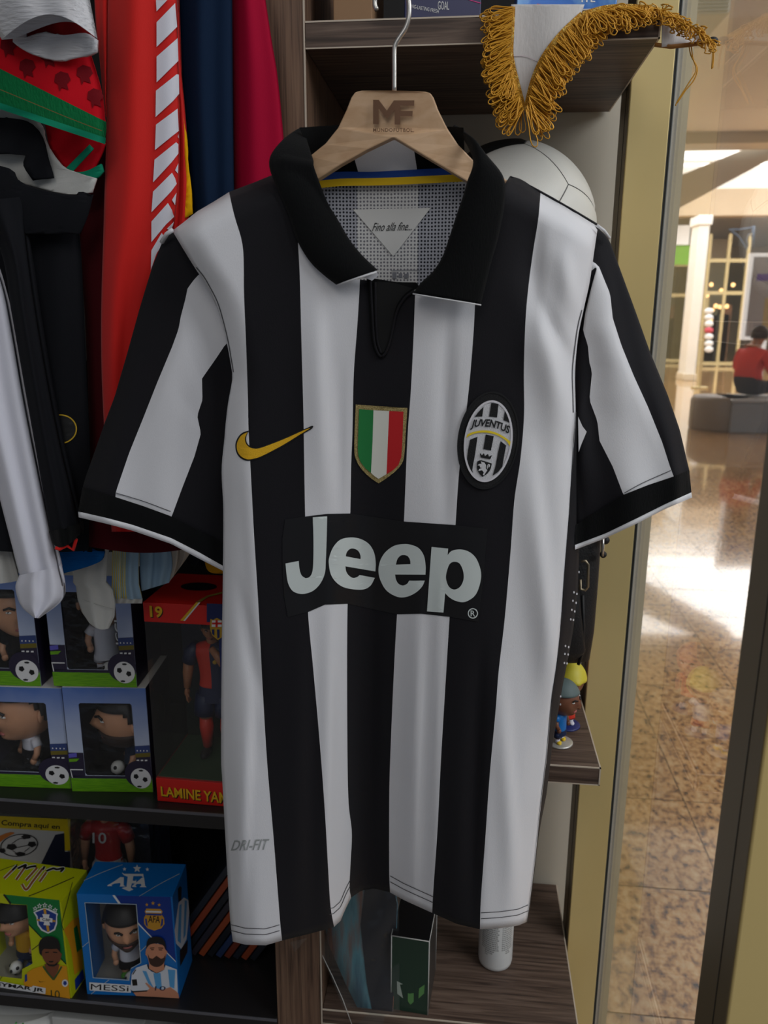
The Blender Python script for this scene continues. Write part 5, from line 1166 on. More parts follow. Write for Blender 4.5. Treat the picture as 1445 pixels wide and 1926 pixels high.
decal('crest_inner', [C6([(812, 712), (990, 716), (985, 735), (815, 730)]), C6([(800, 770), (818, 770), (832, 862), (808, 840)]), C6([(988, 770), (1006, 775), (1000, 840), (975, 865)])], fs, DBL, cs, O(2), 60); decal('crest_bar', [C6([(808, 680), (985, 684), (983, 704), (808, 700)])], fs, WHITEP, cs, O(2), 60)
text('crest_letters', 'AFA', C6([(838, 735), (972, 740), (968, 818), (835, 812)]), fs, DKP, cs, O(2), .01, maxlen=60)
pr = decal('portrait_shirt', [C6([(820, 1285), (700, 1325), (650, 1395), (635, 1560), (660, 1605), (830, 1600), (1000, 1570), (1172, 1612), (1160, 1345), (1030, 1295), (1000, 1360), (930, 1392), (865, 1365)])], fs, mat('portrait_white', (216, 220, 228), .6), fo, O(3), 60)
decal('shirt_stripe', [C6([(770, 1360), (815, 1365), (855, 1470), (900, 1560), (835, 1500)]), C6([(893, 1388), (975, 1385), (992, 1580), (930, 1590)]), C6([(1058, 1345), (1142, 1352), (1132, 1560), (1080, 1540)])], fs, SKB, pr, O(4), 60)
decal('shirt_trim', [C6([(655, 1400), (690, 1345), (700, 1350), (665, 1405)]), C6([(640, 1580), (665, 1590), (830, 1580), (830, 1598), (664, 1610)]), C6([(650, 1460), (705, 1455), (715, 1525), (660, 1530)]), C6([(820, 1290), (836, 1340), (930, 1392), (1010, 1352), (1032, 1300), (1020, 1290), (1000, 1340), (930, 1370), (850, 1335), (832, 1285)])], fs, DKP, pr, O(4), 60)
decal('portrait_arms', [C6([(668, 1605), (820, 1595), (850, 1560), (800, 1500), (815, 1495), (880, 1545), (1000, 1575), (1085, 1545), (1150, 1590), (1178, 1620), (1186, 1672), (900, 1655), (700, 1645)])], fs, FACE, pr, O(5), 60)
text('shirt_number', '10', C6([(915, 1535), (1035, 1535), (1030, 1585), (910, 1585)]), fs, mat('portrait_navy', (30, 40, 80), .6), pr, O(5), .0, maxlen=60)
pf = decal('portrait_face', [round_poly(C6([(808, 1130), (830, 1070), (900, 1050), (1010, 1070), (1030, 1120), (1052, 1140), (1035, 1200), (1015, 1280), (1020, 1345), (930, 1385), (845, 1335), (845, 1270), (825, 1200), (805, 1180)]), 2)], fs, FACE, fo, O(5), 60)
decal('portrait_beard', [round_poly(C6([(832, 1165), (850, 1215), (885, 1225), (930, 1190), (980, 1225), (1015, 1210), (1032, 1165), (1025, 1245), (985, 1300), (930, 1318), (875, 1300), (845, 1255)]), 2)], fs, BRD, pf, O(6), 60)
decal('portrait_hair', [round_poly(C6([(812, 1120), (820, 1035), (850, 990), (930, 972), (1000, 995), (1032, 1055), (1040, 1130), (1018, 1085), (960, 1050), (880, 1055), (835, 1080)]), 2)], fs, DKP, pf, O(6), 60)
decal('portrait_features', [C6([(855, 1100), (905, 1095), (905, 1104), (855, 1110)]), C6([(950, 1097), (1005, 1100), (1005, 1110), (950, 1106)]), C6([(866, 1117), (900, 1115), (898, 1126), (868, 1127)]), C6([(955, 1118), (995, 1120), (992, 1130), (957, 1128)]), C6([(905, 1218), (960, 1218), (950, 1232), (915, 1232)])], fs, BRD, pf, O(7), 60)
decal('name_plate', [C6([(168, 1490), (635, 1520), (640, 1608), (540, 1606), (172, 1582)])], fs, WHITEP, fo, O(2), 60)
text('name_print', 'MESSi', C6([(186, 1508), (615, 1530), (612, 1595), (184, 1574)]), fs, DKP, fo, O(3), .0, maxlen=60)
decal('star', [C6(star(567, 208, 24)), C6(star(710, 203, 48)), C6(star(826, 212, 24))], ts, WHITEP, top, .0008, 60)
decal('top_letters', [C6([(375, 392), (455, 345), (520, 298), (560, 300), (558, 392), (582, 405), (510, 406), (522, 388), (520, 365), (455, 372), (418, 390), (432, 402), (375, 402)]), C6([(535, 246), (565, 262), (780, 262), (785, 308), (760, 288), (668, 288), (660, 340), (692, 342), (698, 322), (704, 376), (652, 368), (638, 418), (668, 440), (620, 460), (570, 440), (532, 424), (590, 408), (604, 296), (560, 278)]), C6([(655, 398), (766, 305), (790, 305), (800, 398), (820, 414), (738, 412), (758, 396), (754, 376), (706, 378), (690, 396), (706, 412), (655, 410)])], ts, WHITEP, top, .0008, 60)
for l in ([(105, 338), (330, 240), (545, 158)], [(735, 516), (980, 370), (1190, 262)]): line_on('thin_line', C6(l), 1.1, ts, LINEP, top, .0007)
decal('side_figure', [C6([(1180, 590), (1240, 530), (1290, 560), (1302, 700), (1270, 1000), (1212, 1115), (1150, 1050), (1135, 900)])], ss, mat('portrait_white', (0, 0, 0)), sd_, .0008, 60)
decal('side_hair', [C6([(1172, 430), (1200, 400), (1215, 420), (1212, 560), (1180, 580)])], ss, DKP, sd_, .0010, 60); decal('side_shorts', [C6([(1195, 1130), (1285, 1010), (1280, 1150), (1200, 1310)])], ss, DKP, sd_, .0010, 60); decal('side_stripe', [C6([(1190, 620), (1215, 600), (1205, 1050), (1170, 1020)]), C6([(1250, 560), (1275, 570), (1260, 950), (1235, 1000)])], ss, SKB, sd_, .0012, 60)
toy('bobblehead', 'bearded black haired figure with ball in the bright blue box', (-.512, 1.004, .4140), .145, math.radians(22), SKIN, HAIR, WHG, BLKG, SKIN, mat('toy_green_shoe', (90, 170, 60), .5), True, ball=True, hs=.56, front=.40)

win = C7([(-260, 600), (0, 628), (130, 645), (325, 655), (395, 1365), (270, 1430), (265, 1550), (0, 1520), (-230, 1490)])
e, fo, top, sd_, fs, ts, ss, uv = carton('figure_box', 'lime yellow and green window box at the left of the lower black shelf', (-.7495, .962), (-.587, .950), .4125, .588, .072, dict(front=YGC, side=YGC, top=YGC, back=GREYB), win, 'football figure boxes', GREYB, PLASTF)
decal('green_panel', [C7([(50, 530), (715, 597), (800, 1370), (725, 1300), (500, 1050), (345, 890), (325, 655), (130, 640)])], fs, GRC, fo, O(0), 60)
for l, w in (([(45, 528), (130, 642)], 3.5), ([(345, 888), (500, 1050)], 1.6), ([(730, 1300), (800, 1372)], 1.6), ([(385, 1200), (470, 1135)], 1.4), ([(0, 1555), (25, 1520)], 1.2)): line_on('dark_line', C7(l), w, fs, DKP, fo, O(1))
cs = decal('crest', [C7([(402, 742), (470, 712), (540, 688), (620, 715), (700, 762), (690, 800), (692, 880), (665, 960), (582, 1003), (500, 965), (452, 900), (438, 800)])], fs, WHITEP, fo, O(1), 60)
decal('crest_blue', [C7([(425, 748), (540, 702), (680, 770), (672, 880), (650, 945), (582, 985), (515, 950), (468, 890), (455, 790)])], fs, mat('crest_blue', (28, 60, 140), .5), cs, O(2), 60)
decal('crest_gold', [C7([(522, 700), (552, 700), (600, 975), (570, 980)]), C7([(445, 825), (670, 840), (670, 862), (448, 848)])], fs, GLDP, cs, O(3), 60); decal('crest_cross', [C7([(510, 765), (600, 770), (590, 810), (635, 820), (632, 868), (595, 862), (605, 905), (525, 898), (535, 860), (482, 855), (482, 805), (525, 808)])], fs, WHITEP, cs, O(4), 60)
text('crest_letters', 'CBF', C7([(510, 815), (608, 825), (608, 855), (510, 845)]), fs, DKP, cs, O(5), .01, maxlen=60)
decal('star', [[C7(star(x, y, 34)), C7(star(x, y, 17))] for x, y in ((425, 700), (477, 668), (541, 658), (605, 678), (666, 718))], fs, WHITEP, fo, O(1), 60)
pr = decal('portrait_shirt', [C7([(525, 1390), (400, 1425), (330, 1470), (283, 1590), (330, 1720), (345, 1765), (600, 1790), (850, 1806), (805, 1395), (720, 1385), (650, 1550)])], fs, ORP, fo, O(2), 60)
decal('portrait_neck', [C7([(535, 1370), (715, 1370), (705, 1440), (648, 1545), (575, 1470)])], fs, FACED, pr, O(3), 60)
line_on('collar', C7([(520, 1395), (575, 1475), (648, 1560)]), 3.2, fs, mat('collar_green', (60, 90, 40), .6), pr, O(4)); line_on('collar', C7([(745, 1400), (705, 1470), (648, 1560)]), 3.2, fs, mat('collar_green', (0, 0, 0)), pr, O(4))
text('shirt_number', '10', C7([(612, 1682), (722, 1690), (724, 1788), (616, 1780)]), fs, mat('number_green', (40, 60, 30), .6), pr, O(3), .0, maxlen=60)
decal('shirt_badge', [C7(ell(785, 1600, 38, 45, 20))], fs, WHITEP, pr, O(3), 60); decal('shirt_badge_blue', [C7(penta(785, 1600, 24, 30, .3))], fs, mat('crest_blue', (0, 0, 0)), pr, O(4), 60); decal('shirt_tick', [C7([(468, 1565), (478, 1590), (560, 1580), (485, 1583)])], fs, DKP, pr, O(3), 60)
decal('sleeve_print', [C7([(300, 1500), (325, 1490), (330, 1570), (300, 1590)])], fs, mat('crest_blue', (0, 0, 0)), pr, O(3), 60)
pf = decal('portrait_face', [round_poly(C7([(505, 1200), (600, 1170), (700, 1180), (728, 1230), (748, 1245), (735, 1300), (712, 1345), (660, 1400), (590, 1395), (540, 1335), (508, 1270)]), 2)], fs, FACED, fo, O(4), 60)
decal('portrait_hair', [round_poly(C7([(475, 1230), (470, 1120), (520, 1050), (620, 1034), (700, 1075), (728, 1170), (725, 1225), (690, 1185), (600, 1190), (540, 1185), (508, 1215), (505, 1275), (484, 1250)]), 2)], fs, DKP, pf, O(5), 60)
decal('portrait_features', [C7([(545, 1225), (590, 1220), (590, 1232), (548, 1238)]), C7([(640, 1220), (690, 1225), (690, 1236), (642, 1232)]), C7([(585, 1335), (650, 1332), (635, 1350), (600, 1350)]), C7([(550, 1350), (600, 1375), (660, 1375), (700, 1340), (690, 1380), (650, 1400), (590, 1395)])], fs, DKP, pf, O(5), 60)
decal('name_plate', [C7([(-230, 1545), (0, 1578), (380, 1648), (400, 1630), (552, 1660), (548, 1732), (390, 1712), (0, 1655), (-230, 1622)])], fs, WHITEP, fo, O(5), 60)
text('name_print', 'NEYMAR JR', C7([(-150, 1568), (535, 1668), (525, 1722), (-155, 1628)]), fs, DKP, fo, O(6), .03, maxlen=60)
ST = [([(205, 180), (150, 235)], DKP), ([(150, 235), (50, 335)], BRP), ([(215, 215), (265, 190), (315, 172), (290, 215)], DKP), ([(290, 215), (195, 350)], BRP), ([(310, 215), (370, 195), (440, 185)], DKP), ([(450, 205), (312, 360)], BRP), ([(515, 215), (400, 365), (318, 470), (265, 405)], BRP), ([(540, 190), (515, 230)], DKP), ([(560, 260), (478, 375)], BRP), ([(560, 245), (640, 215), (690, 225), (770, 210), (730, 255)], DKP)]
for l, m in ST: line_on('monogram_edge', C7(l), 6.2, ts, WHITEP, top, .0008)
for l, m in ST: line_on('monogram', C7(l), 3.9, ts, m, top, .0012)
line_on('dark_line', C7([(345, 550), (620, 440), (895, 320)]), 1.6, ts, DKP, top, .0007); line_on('dark_line', C7([(0, 240), (120, 195), (215, 165)]), 1.2, ts, DKP, top, .0007)
decal('side_print', [C7([(770, 960), (880, 830), (950, 800), (985, 1190), (1000, 1420), (900, 1500), (860, 1200), (820, 1070)])], ss, ORP, sd_, .0008, 60); decal('side_green', [C7([(890, 940), (930, 900), (985, 1180), (930, 1230)])], ss, GRC, sd_, .0011, 60); decal('side_blue', [C7([(905, 1560), (1000, 1430), (1020, 1540), (915, 1690)])], ss, DBL, sd_, .0011, 60)
line_on('dark_line', C7([(770, 960), (750, 870), (810, 640), (875, 380)]), 1.2, ss, DKP, sd_, .0011)
toy('bobblehead', 'small black haired figure in yellow shirt and blue shorts in the lime box', (-.690, 1.004, .4140), .142, math.radians(-15), SKIN, HAIR, mat('toy_yellow', (216, 160, 20), .5), NVT, NVT, mat('toy_blue_shoe', (70, 100, 170), .5), ball=True, hs=.52, front=.22, cap=1.12)

pb = empty('printed_card', P(40, 1640, 1.09), 'yellow and white card with soccer ball drawing behind the lime box', 'card')
s_ = lambda px, py, off=0: P(px, py, 1.09-off)
a_ = P(-80, 1530, 1.09); b_ = P(132, 1640, 1.09)
bd = box('card', a_.x, b_.x, 1.09, 1.10, .4125, a_.z, mat('card_white', (190, 188, 184), .5), pb, .0008)
decal('yellow_band', [[(-80, 1531), (132, 1541), (132, 1600), (122, 1600), (120, 1564), (-80, 1553)]], s_, mat('card_yellow', (206, 178, 10), .5), bd, .0006, 80)
text('card_text', 'Compra aquí en', [(3, 1542), (113, 1551), (112, 1562), (2, 1555)], s_, DKP, bd, .0010, .015, maxlen=80)
decal('dark_corner', [[(104, 1570), (121, 1567), (122, 1602), (132, 1602), (132, 1660), (60, 1660)]], s_, mat('card_navy', (26, 30, 50), .5), bd, .0008, 80)
decal('ball_drawing', [[ell(36, 1590, 36, 21, 32, -.15), ell(36, 1590, 34, 19.5, 32, -.15)]], s_, DKP, bd, .0012, 80)
decal('ball_patch', [penta(22, 1593, 11, 6.5, .2), penta(49, 1574, 10, 4.5, .6), penta(60, 1588, 9, 6, .3), penta(38, 1606, 11, 4, .8), penta(4, 1600, 7, 5, .3)], s_, DKP, bd, .0012, 80)
for l in ([(22, 1587), (36, 1578), (48, 1578)], [(33, 1594), (52, 1590)], [(24, 1600), (30, 1604)], [(56, 1594), (46, 1602)]): line_on('ball_line', l, 1.2, s_, DKP, bd, .0013)
decal('orange_curve', [round_poly([(-30, 1590), (0, 1572), (20, 1565), (28, 1567), (8, 1578), (-20, 1600)], 2)], s_, mat('card_orange', (190, 110, 40), .5), bd, .0011, 80)
# clear box with the red shirted figure
fp = P(190, 1600, 1.10)
e_, tor, W_ = player('player_figure', 'player figure in red number 10 shirt standing behind the boxes on the lower shelf', (fp.x, 1.125, .4130), .232, SKIN, HAIR, [mat('toy_red2', (200, 36, 40), .5)], mat('toy_white_short', (214, 214, 220), .6), RDT, BLACKM)
fz = P(186, 1582, 1.11).z
text('shirt_number', '10', [(174, 1566), (200, 1566), (200, 1587), (174, 1586)], lambda px, py, off=0: P(px, py, 1.1065-off), WHITEP, tor, 0, .01, maxlen=80)
cb = empty('clear_box', (fp.x, 1.12, .4125), 'clear plastic display box around the red shirted figure', 'box')
a_ = P(133, 1600, 1.085); b_ = P(283, 1600, 1.085)
for nm, q in (('front', (a_.x, b_.x, 1.085, 1.0858, .4128, .70)), ('side', (a_.x, a_.x+.0008, 1.086, 1.165, .4128, .70)), ('side', (b_.x-.0008, b_.x, 1.086, 1.165, .4128, .70)), ('top', (a_.x, b_.x, 1.086, 1.165, .70, .7008))): box(nm, *q, PLAST, cb, 0)
box('back_card', a_.x, b_.x, 1.166, 1.168, .4128, .70, grad('night_card', (20, 26, 44), (34, 44, 70), 2), cb, 0)
# leaning sleeves at the right of the lower shelf
LC = [(34, 38, 48), (150, 66, 36), (30, 32, 40), (52, 48, 56), (160, 74, 40), (28, 30, 36), (44, 60, 96), (120, 52, 34)]
for i in range(11):
    x0 = -.475+i*.0145; tilt = math.radians(33)
    c = Vector((x0, 1.05, .4135)); L_ = .235; th = .011; dirv = Vector((math.sin(tilt), 0, math.cos(tilt))); nv_ = Vector((math.cos(tilt), 0, -math.sin(tilt)))
    c = c+Vector((0, 0, th*math.sin(tilt)))
    L_ = min(L_, (.255-(.418-i*.0135)+.418-.418)*0+.235)
    lim_ = (-.262-c.x)/math.sin(tilt)-.02; L_ = min(L_, lim_)
    v = [c+dirv*a+nv_*b+Vector((0, d, 0)) for a in (0, L_) for b in (0, th*.92) for d in (0, .15)]
    o = mesh('record_sleeve', v, boxv(0, 1, 0, 1, 0, 1)[1], mat('sleeve_col%d' % (i % 8), LC[i % 8], .4), None, smooth=False, bevel=.001)
    pos = ('leftmost', 'second', 'third', 'fourth', 'fifth', 'sixth', 'seventh', 'eighth', 'ninth', 'tenth', 'rightmost')[i]
    tag(o, '%s of the dark and orange sleeves leaning right on the lower shelf' % pos, 'sleeve', 'sleeves leaning against the upright')
# things below the lower shelf, mostly cut off
wb = empty('shoe_box', (-.55, 1.02, .12), 'white box lid just showing below the lower black shelf', 'box')
a_ = P(96, 1912, .99); b_ = P(268, 1922, .99)
box('body', a_.x+.002, b_.x-.002, .992, 1.17, .1205, a_.z-.03, CARD, wb, .001); box('lid', a_.x, b_.x, .99, 1.172, a_.z-.032, a_.z-.001, mat('lid_white', (206, 206, 202), .5), wb, .002)
sh = empty('sneaker', (-.76, 1.02, .12), 'white trainer with green stripe cut off at the bottom left corner', 'shoe')
a_ = P(20, 1906, 1.0); zt2 = a_.z
V, Fc = grid(lambda u, v: Vector((lerp(-.86, -.655, v), 1.02+(.045*math.sin(math.pi*v)**.5 if 0 < v < 1 else 0)*math.cos(2*math.pi*u), .315+(zt2-.315)*(.62+.38*math.cos((v-.25)*2.2))*max(0, math.sin(2*math.pi*u))+.01*min(0, math.sin(2*math.pi*u)))), 24, 20); mesh('upper', V, Fc, mat('leather_white', (206, 206, 200), .5), sh)
V, Fc = grid(lambda u, v: Vector((lerp(-.868, -.647, v), 1.02+(.052*math.sin(math.pi*v)**.4 if 0 < v < 1 else 0)*math.cos(2*math.pi*u), .300+.016*math.sin(2*math.pi*u))), 24, 16); mesh('sole', V, Fc, CARD, sh)
bx_ = box('plinth', -.87, -.645, .965, 1.08, .1205, .283, mat('plinth_dark', (40, 38, 38), .6), sh)
for k in range(2): tube('stripe', [(-.75+.012*k, .972, zt2-.028), (-.72+.012*k, .969, zt2-.045), (-.70+.012*k, .970, .33)], .0016, mat('green_stripe', (90, 170, 90), .5), sh, 6)

# ------------------------------------------------------------------ right bay
def football(c, r):
    e = empty('football', (c[0], c[1], c[2]-r), 'white leather football with a black top panel behind the jersey shoulder', 'ball')
    ph = (1+5**.5)/2; D = [Vector(v).normalized() for a in (-1, 1) for b in (-ph, ph) for v in ((0, a, b), (a, b, 0), (b, 0, a))]
    rot = Matrix.Rotation(.5, 3, 'X') @ Matrix.Rotation(.35, 3, 'Z') @ Matrix.Rotation(-.25, 3, 'Y'); D = [rot @ d for d in D]
    sphere('bladder', c, r*.985, mat('seam_grey', (120, 118, 114), .7), e, nu=40, nv=24)
    up = max(D, key=lambda d: d.z-.2*d.y)
    W = mat('ball_white', (226, 224, 216), .42, bump=(900, .15)); K = mat('ball_black', (24, 24, 24), .45)
    for d in D:
        nb = sorted([q for q in D if q is not d], key=lambda q: -q.dot(d))[:5]
        u = (nb[0]-d*nb[0].dot(d)).normalized(); w = d.cross(u)
        # pentagonal spherical panel with a rounded rim
        V = []; Fc = []; n = 50; rings = 9
        for k in range(rings+1):
            t = k/rings
            for i in range(n):
                a = 2*math.pi*i/n
                m = (a+math.pi/5) % (2*math.pi/5)-math.pi/5
                rad = math.radians(30.2)*1.0/ max(.8, math.cos(m)/math.cos(0))*1.0
                rad = math.atan(math.tan(math.radians(31.3))/math.cos(m))
                rr = rad*t; h = r*(1.006 if t < .93 else 1.006-.016*((t-.93)/.07)**1.5)
                dv = d*math.cos(rr)+(u*math.cos(a)+w*math.sin(a))*math.sin(rr); V.append(Vector(c)+dv*h)
        for k in range(rings):
            for i in range(n): Fc.append((k*n+i, k*n+(i+1) % n, (k+1)*n+(i+1) % n, (k+1)*n+i))
        mesh('panel', V, Fc, K if d is up else W, e)
q = P(960, 400, 1.10); football((q.x, 1.10, 1.4445+.111), .110)
FG = 'little football figurines on the middle shelf'
q = Pz(1052, 1397, .871); toy('figurine', 'grey haired figurine in blue with yellow boots on a silver base', (q.x, q.y, .8712), .094, math.radians(58), SKIND, HAIRG, BLU, NVT, WHG, mat('toy_yellow_boot', (226, 190, 30), .5), False, mat('silver_base', (196, 194, 188), .3, .5), group=FG, hs=.53, front=.34)
q = Pz(1066, 1367, .871); toy('figurine', 'yellow haired figurine on a blue base behind the grey haired one', (q.x, q.y+.004, .8712), .098, math.radians(20), SKIND, HAIRB, WHG, RDT, WHG, WHG, False, mat('blue_base', (30, 44, 110), .4), group=FG, hs=.50, front=.05, cap=1.12)
q = Pz(1056, 1328, .871); toy('figurine', 'pink faced figurine peeking out farthest back on the middle shelf', (q.x, q.y+.01, .8712), .106, math.radians(35), mat('toy_skin_pink', (226, 140, 120), .5), mat('toy_hair_pink', (226, 150, 120), .5), RDT, NVT, WHG, WHG, False, mat('blue_base', (0, 0, 0)), group=FG, hs=.48)
# black bag
bg_ = empty('shoulder_bag', (.14, 1.04, .95), 'black shoulder bag with metal buckles hanging under the sleeve at the right', 'bag')
CORD = mat('black_nylon', (20, 20, 22), .6, bump=(400, .4))
def rr_loft(name, rows, m, par, n=28, e=.45):
    V = []; Fc = []
    for (cx_, cy_, z, a, b) in rows:
        for i in range(n):
            t = 2*math.pi*i/n; c_, s_2 = math.cos(t), math.sin(t)
            V.append(Vector((cx_+a*abs(c_)**e*(1 if c_ > 0 else -1), cy_+b*abs(s_2)**e*(1 if s_2 > 0 else -1), z)))
    for k in range(len(rows)-1):
        for i in range(n): Fc.append((k*n+i, k*n+(i+1) % n, (k+1)*n+(i+1) % n, (k+1)*n+i))
    Fc.append(tuple(range(n))[::-1]); Fc.append(tuple((len(rows)-1)*n+i for i in range(n)))
    return mesh(name, V, Fc, m, par)
zb = P(1105, 1258, 1.0).z; zt3 = P(1120, 1000, 1.0).z+.05; xr = P(1139, 1015, 1.0).x; xr2 = P(1117, 1245, 1.0).x
rr_loft('body', [(.10, 1.03, zb, xr2-.112, .016), (.10, 1.03, zb+.006, xr2-.102, .026), (.10, 1.03, zb+.05, xr2-.099, .032), (.10, 1.03, lerp(zb, zt3, .5), lerp(xr2, xr, .45)-.100, .034), (.10, 1.03, zt3-.04, xr-.102, .030), (.10, 1.03, zt3, xr-.104, .018)], CORD, bg_)
rr_loft('front_pocket', [(.085, .998, zb+.012, xr2-.108, .008), (.085, .994, zb+.03, xr2-.098, .012), (.085, .994, lerp(zb, zt3, .55), xr-.118, .012), (.085, .998, lerp(zb, zt3, .62), xr-.122, .006)], CORD, bg_)
tube('piping', [P(x, y, .992) for x, y in ((1096, 1120), (1098, 1180), (1097, 1225), (1088, 1250))], .0022, BLACKM, bg_, 6)
tube('strap', [(.13, 1.03, zt3-.002), (.128, 1.03, zt3+.05), (.125, 1.03, 1.4175)], .006, CORD, bg_, 8)
tube('buckle', [P(x, y, .985) for x, y in ((1093, 1056), (1102, 1055), (1107, 1062), (1106, 1104), (1101, 1110), (1092, 1108), (1092, 1090))], .0018, mat('dull_brass', (150, 138, 116), .35, .8), bg_, 8)
tube('clip', [P(x, y, .99) for x, y in ((1134, 1012), (1134, 1030), (1133, 1046))], .0022, STEEL, bg_, 8); sphere('snap', P(1139, 1016, 1.0), .0055, BLACKM, bg_); sphere('snap', P(1135, 1043, .996), .0045, BLACKM, bg_)
# bottle
q = Pz(932, 1826, .437); bt = empty('bottle', (q.x, q.y+.02, .437), 'white plastic bottle with grey small print on the lowest wooden shelf', 'bottle')
bc = Vector((q.x, q.y+.022, .4372)); br_ = .0272
WPL = mat('white_plastic', (224, 224, 222), .35, 0, .5)
lathe('body', [(0, 0), (br_*.86, 0), (br_*.96, .003), (br_, .009), (br_, .11), (br_*.9, .125), (br_*.5, .135), (br_*.5, .14), (0, .14)], bc, WPL, bt, 40); lathe('cap', [(br_*.55, .140), (br_*.6, .142), (br_*.6, .162), (br_*.5, .165), (0, .165)], bc, WPL, bt, 28)
cyl = lambda a, z, off=0: bc+Vector(((br_+off)*math.sin(a), -(br_+off)*math.cos(a), z))
for i in range(17):
    z = .092-i*.0037; 
    for a0, a1 in ((-.95, .12), (.3, 1.05)):
        if i > 13: a1 = lerp(a0, a1, .75 if i < 16 else .4); a0 = a0+.25
        x = a0
        while x < a1-.08:
            w_ = random.Random(int(1000*x)+i*37).uniform(.05, .16); decal('print_line', [[(x, z), (min(a1, x+w_), z), (min(a1, x+w_), z-.0019), (x, z-.0019)]], cyl, mat('small_print', (150, 150, 148), .5), bt, .0003, 1); x += w_+.03
# dark green perfume-style box in clear wrap
A_ = P(736, 1766, .957); 
gA = Vector((P(736, 1850, .962).x, .962, .437)); gB = Vector((P(806, 1850, .957).x, .957, .437)); gz = P(770, 1767, .957).z
e, fo, top, sd_, fs, ts, ss, uv = carton('product_box', 'narrow dark green box in clear wrap standing under the jersey hem', (gA.x, gA.y), (gB.x, gB.y), .4375, gz, .085, dict(front=mat('dark_green_card', (34, 58, 46), .3), side=mat('dark_grey_card', (58, 56, 54), .35), top=mat('black_card', (22, 22, 24), .3), back=CARD), None)
C9 = lambda pts: crop(pts, 400, 1280, 3.008)
decal('mark', [C9([(1043, 1700), (1078, 1718), (1060, 1720), (1078, 1798), (1045, 1772)])], fs, mat('pale_mark', (160, 170, 160), .5), fo, .0008, 60); decal('mark', [C9([(1105, 1768), (1114, 1772), (1138, 1768), (1138, 1818), (1120, 1834), (1105, 1815)]), C9([(1200, 1720), (1197, 1770), (1165, 1800), (1168, 1742)])], fs, mat('green_mark', (90, 140, 80), .5), fo, .0008, 60)
WR = mat('wrap_edge_glint', (190, 190, 186), .2)
gk = Vector((gB.y-gA.y, -(gB.x-gA.x), 0)).normalized()*-.085; gu = Vector((0, 0, gz-.4375))
for l in ([gA, gA+gu], [gB, gB+gu], [gA+gu, gB+gu], [gB+gu, gB+gk+gu], [gB+gk, gB+gk+gu], [gA+gu, gA+gk+gu]): tube('wrap_edge_glint', l, .0009, WR, e, 6)  # pale tubes stand for the highlights along the clear wrap's edges
# print in a clear plastic sleeve leaning by the upright
bgp = empty('bagged_print', P(690, 1900, .925), 'glossy print in a clear plastic bag leaning beside the green box', 'print')
def swirl():
    m = mat('glossy_art', (40, 60, 70), .25); nt = m.node_tree; b = nt.nodes['Principled BSDF']
    tc = nt.nodes.new('ShaderNodeTexCoord'); mp = nt.nodes.new('ShaderNodeMapping'); mp.inputs['Rotation'].default_value = (0, math.radians(-28), 0); mp.inputs['Scale'].default_value = (16, 4, 2)
    n = nt.nodes.new('ShaderNodeTexNoise'); n.inputs['Scale'].default_value = 1.6; n.inputs['Detail'].default_value = 5
    r = nt.nodes.new('ShaderNodeValToRGB'); e_ = r.color_ramp.elements; e_[0].position = .3; e_[0].color = lin((20, 28, 38)); e_[1].position = .72; e_[1].color = lin((196, 160, 130))
    for p_, c_ in ((.42, (34, 70, 96)), (.52, (90, 140, 152)), (.6, (130, 84, 66))): k = e_.new(p_); k.color = lin(c_)
    nt.links.new(tc.outputs['Object'], mp.inputs[0]); nt.links.new(mp.outputs[0], n.inputs['Vector']); nt.links.new(n.outputs['Fac'], r.inputs[0]); nt.links.new(r.outputs[0], b.inputs['Base Color'])
    return m
sl = lambda px, py, off=0: P(px, py, .985-.000-.03*max(0, (py-1660)/270)-off)
o = decal('print', [[(612, 1640), (735, 1640), (748, 1700), (745, 1800), (738, 1931), (690, 1931), (650, 1850), (618, 1775), (600, 1700)]], sl, swirl(), bgp, 0, 40); md = o.modifiers.new('t', 'SOLIDIFY'); md.thickness = .004; md.offset = 1
o = decal('dark_part', [[(690, 1640), (735, 1640), (747, 1700), (744, 1800), (737, 1931), (706, 1931), (690, 1850), (678, 1740)]], sl, mat('art_dark', (18, 22, 34), .25), bgp, .0008, 40)
PB = film('bag_plastic', 1.5, (.93, .95, .95), .03, .08, (22, .6))
o = decal('plastic_bag', [[(596, 1640), (750, 1640), (752, 1931), (662, 1931), (640, 1880), (612, 1812), (590, 1798), (572, 1766)]], lambda px, py, off=0: sl(px, py, .006+.004*math.sin(px/14+py/23)), PB, bgp, 0, 14)
tube('bag_seam', [sl(x, y, .010) for x, y in ((603, 1790), (625, 1835), (645, 1880), (665, 1935))], .0006, WR, bgp, 5)
decal('bag_corner', [[(546, 1772), (578, 1764), (566, 1778), (554, 1792)]], lambda px, py, off=0: P(px, py, .93+.003*math.sin(px/9)), PB, bgp, 0, 12)

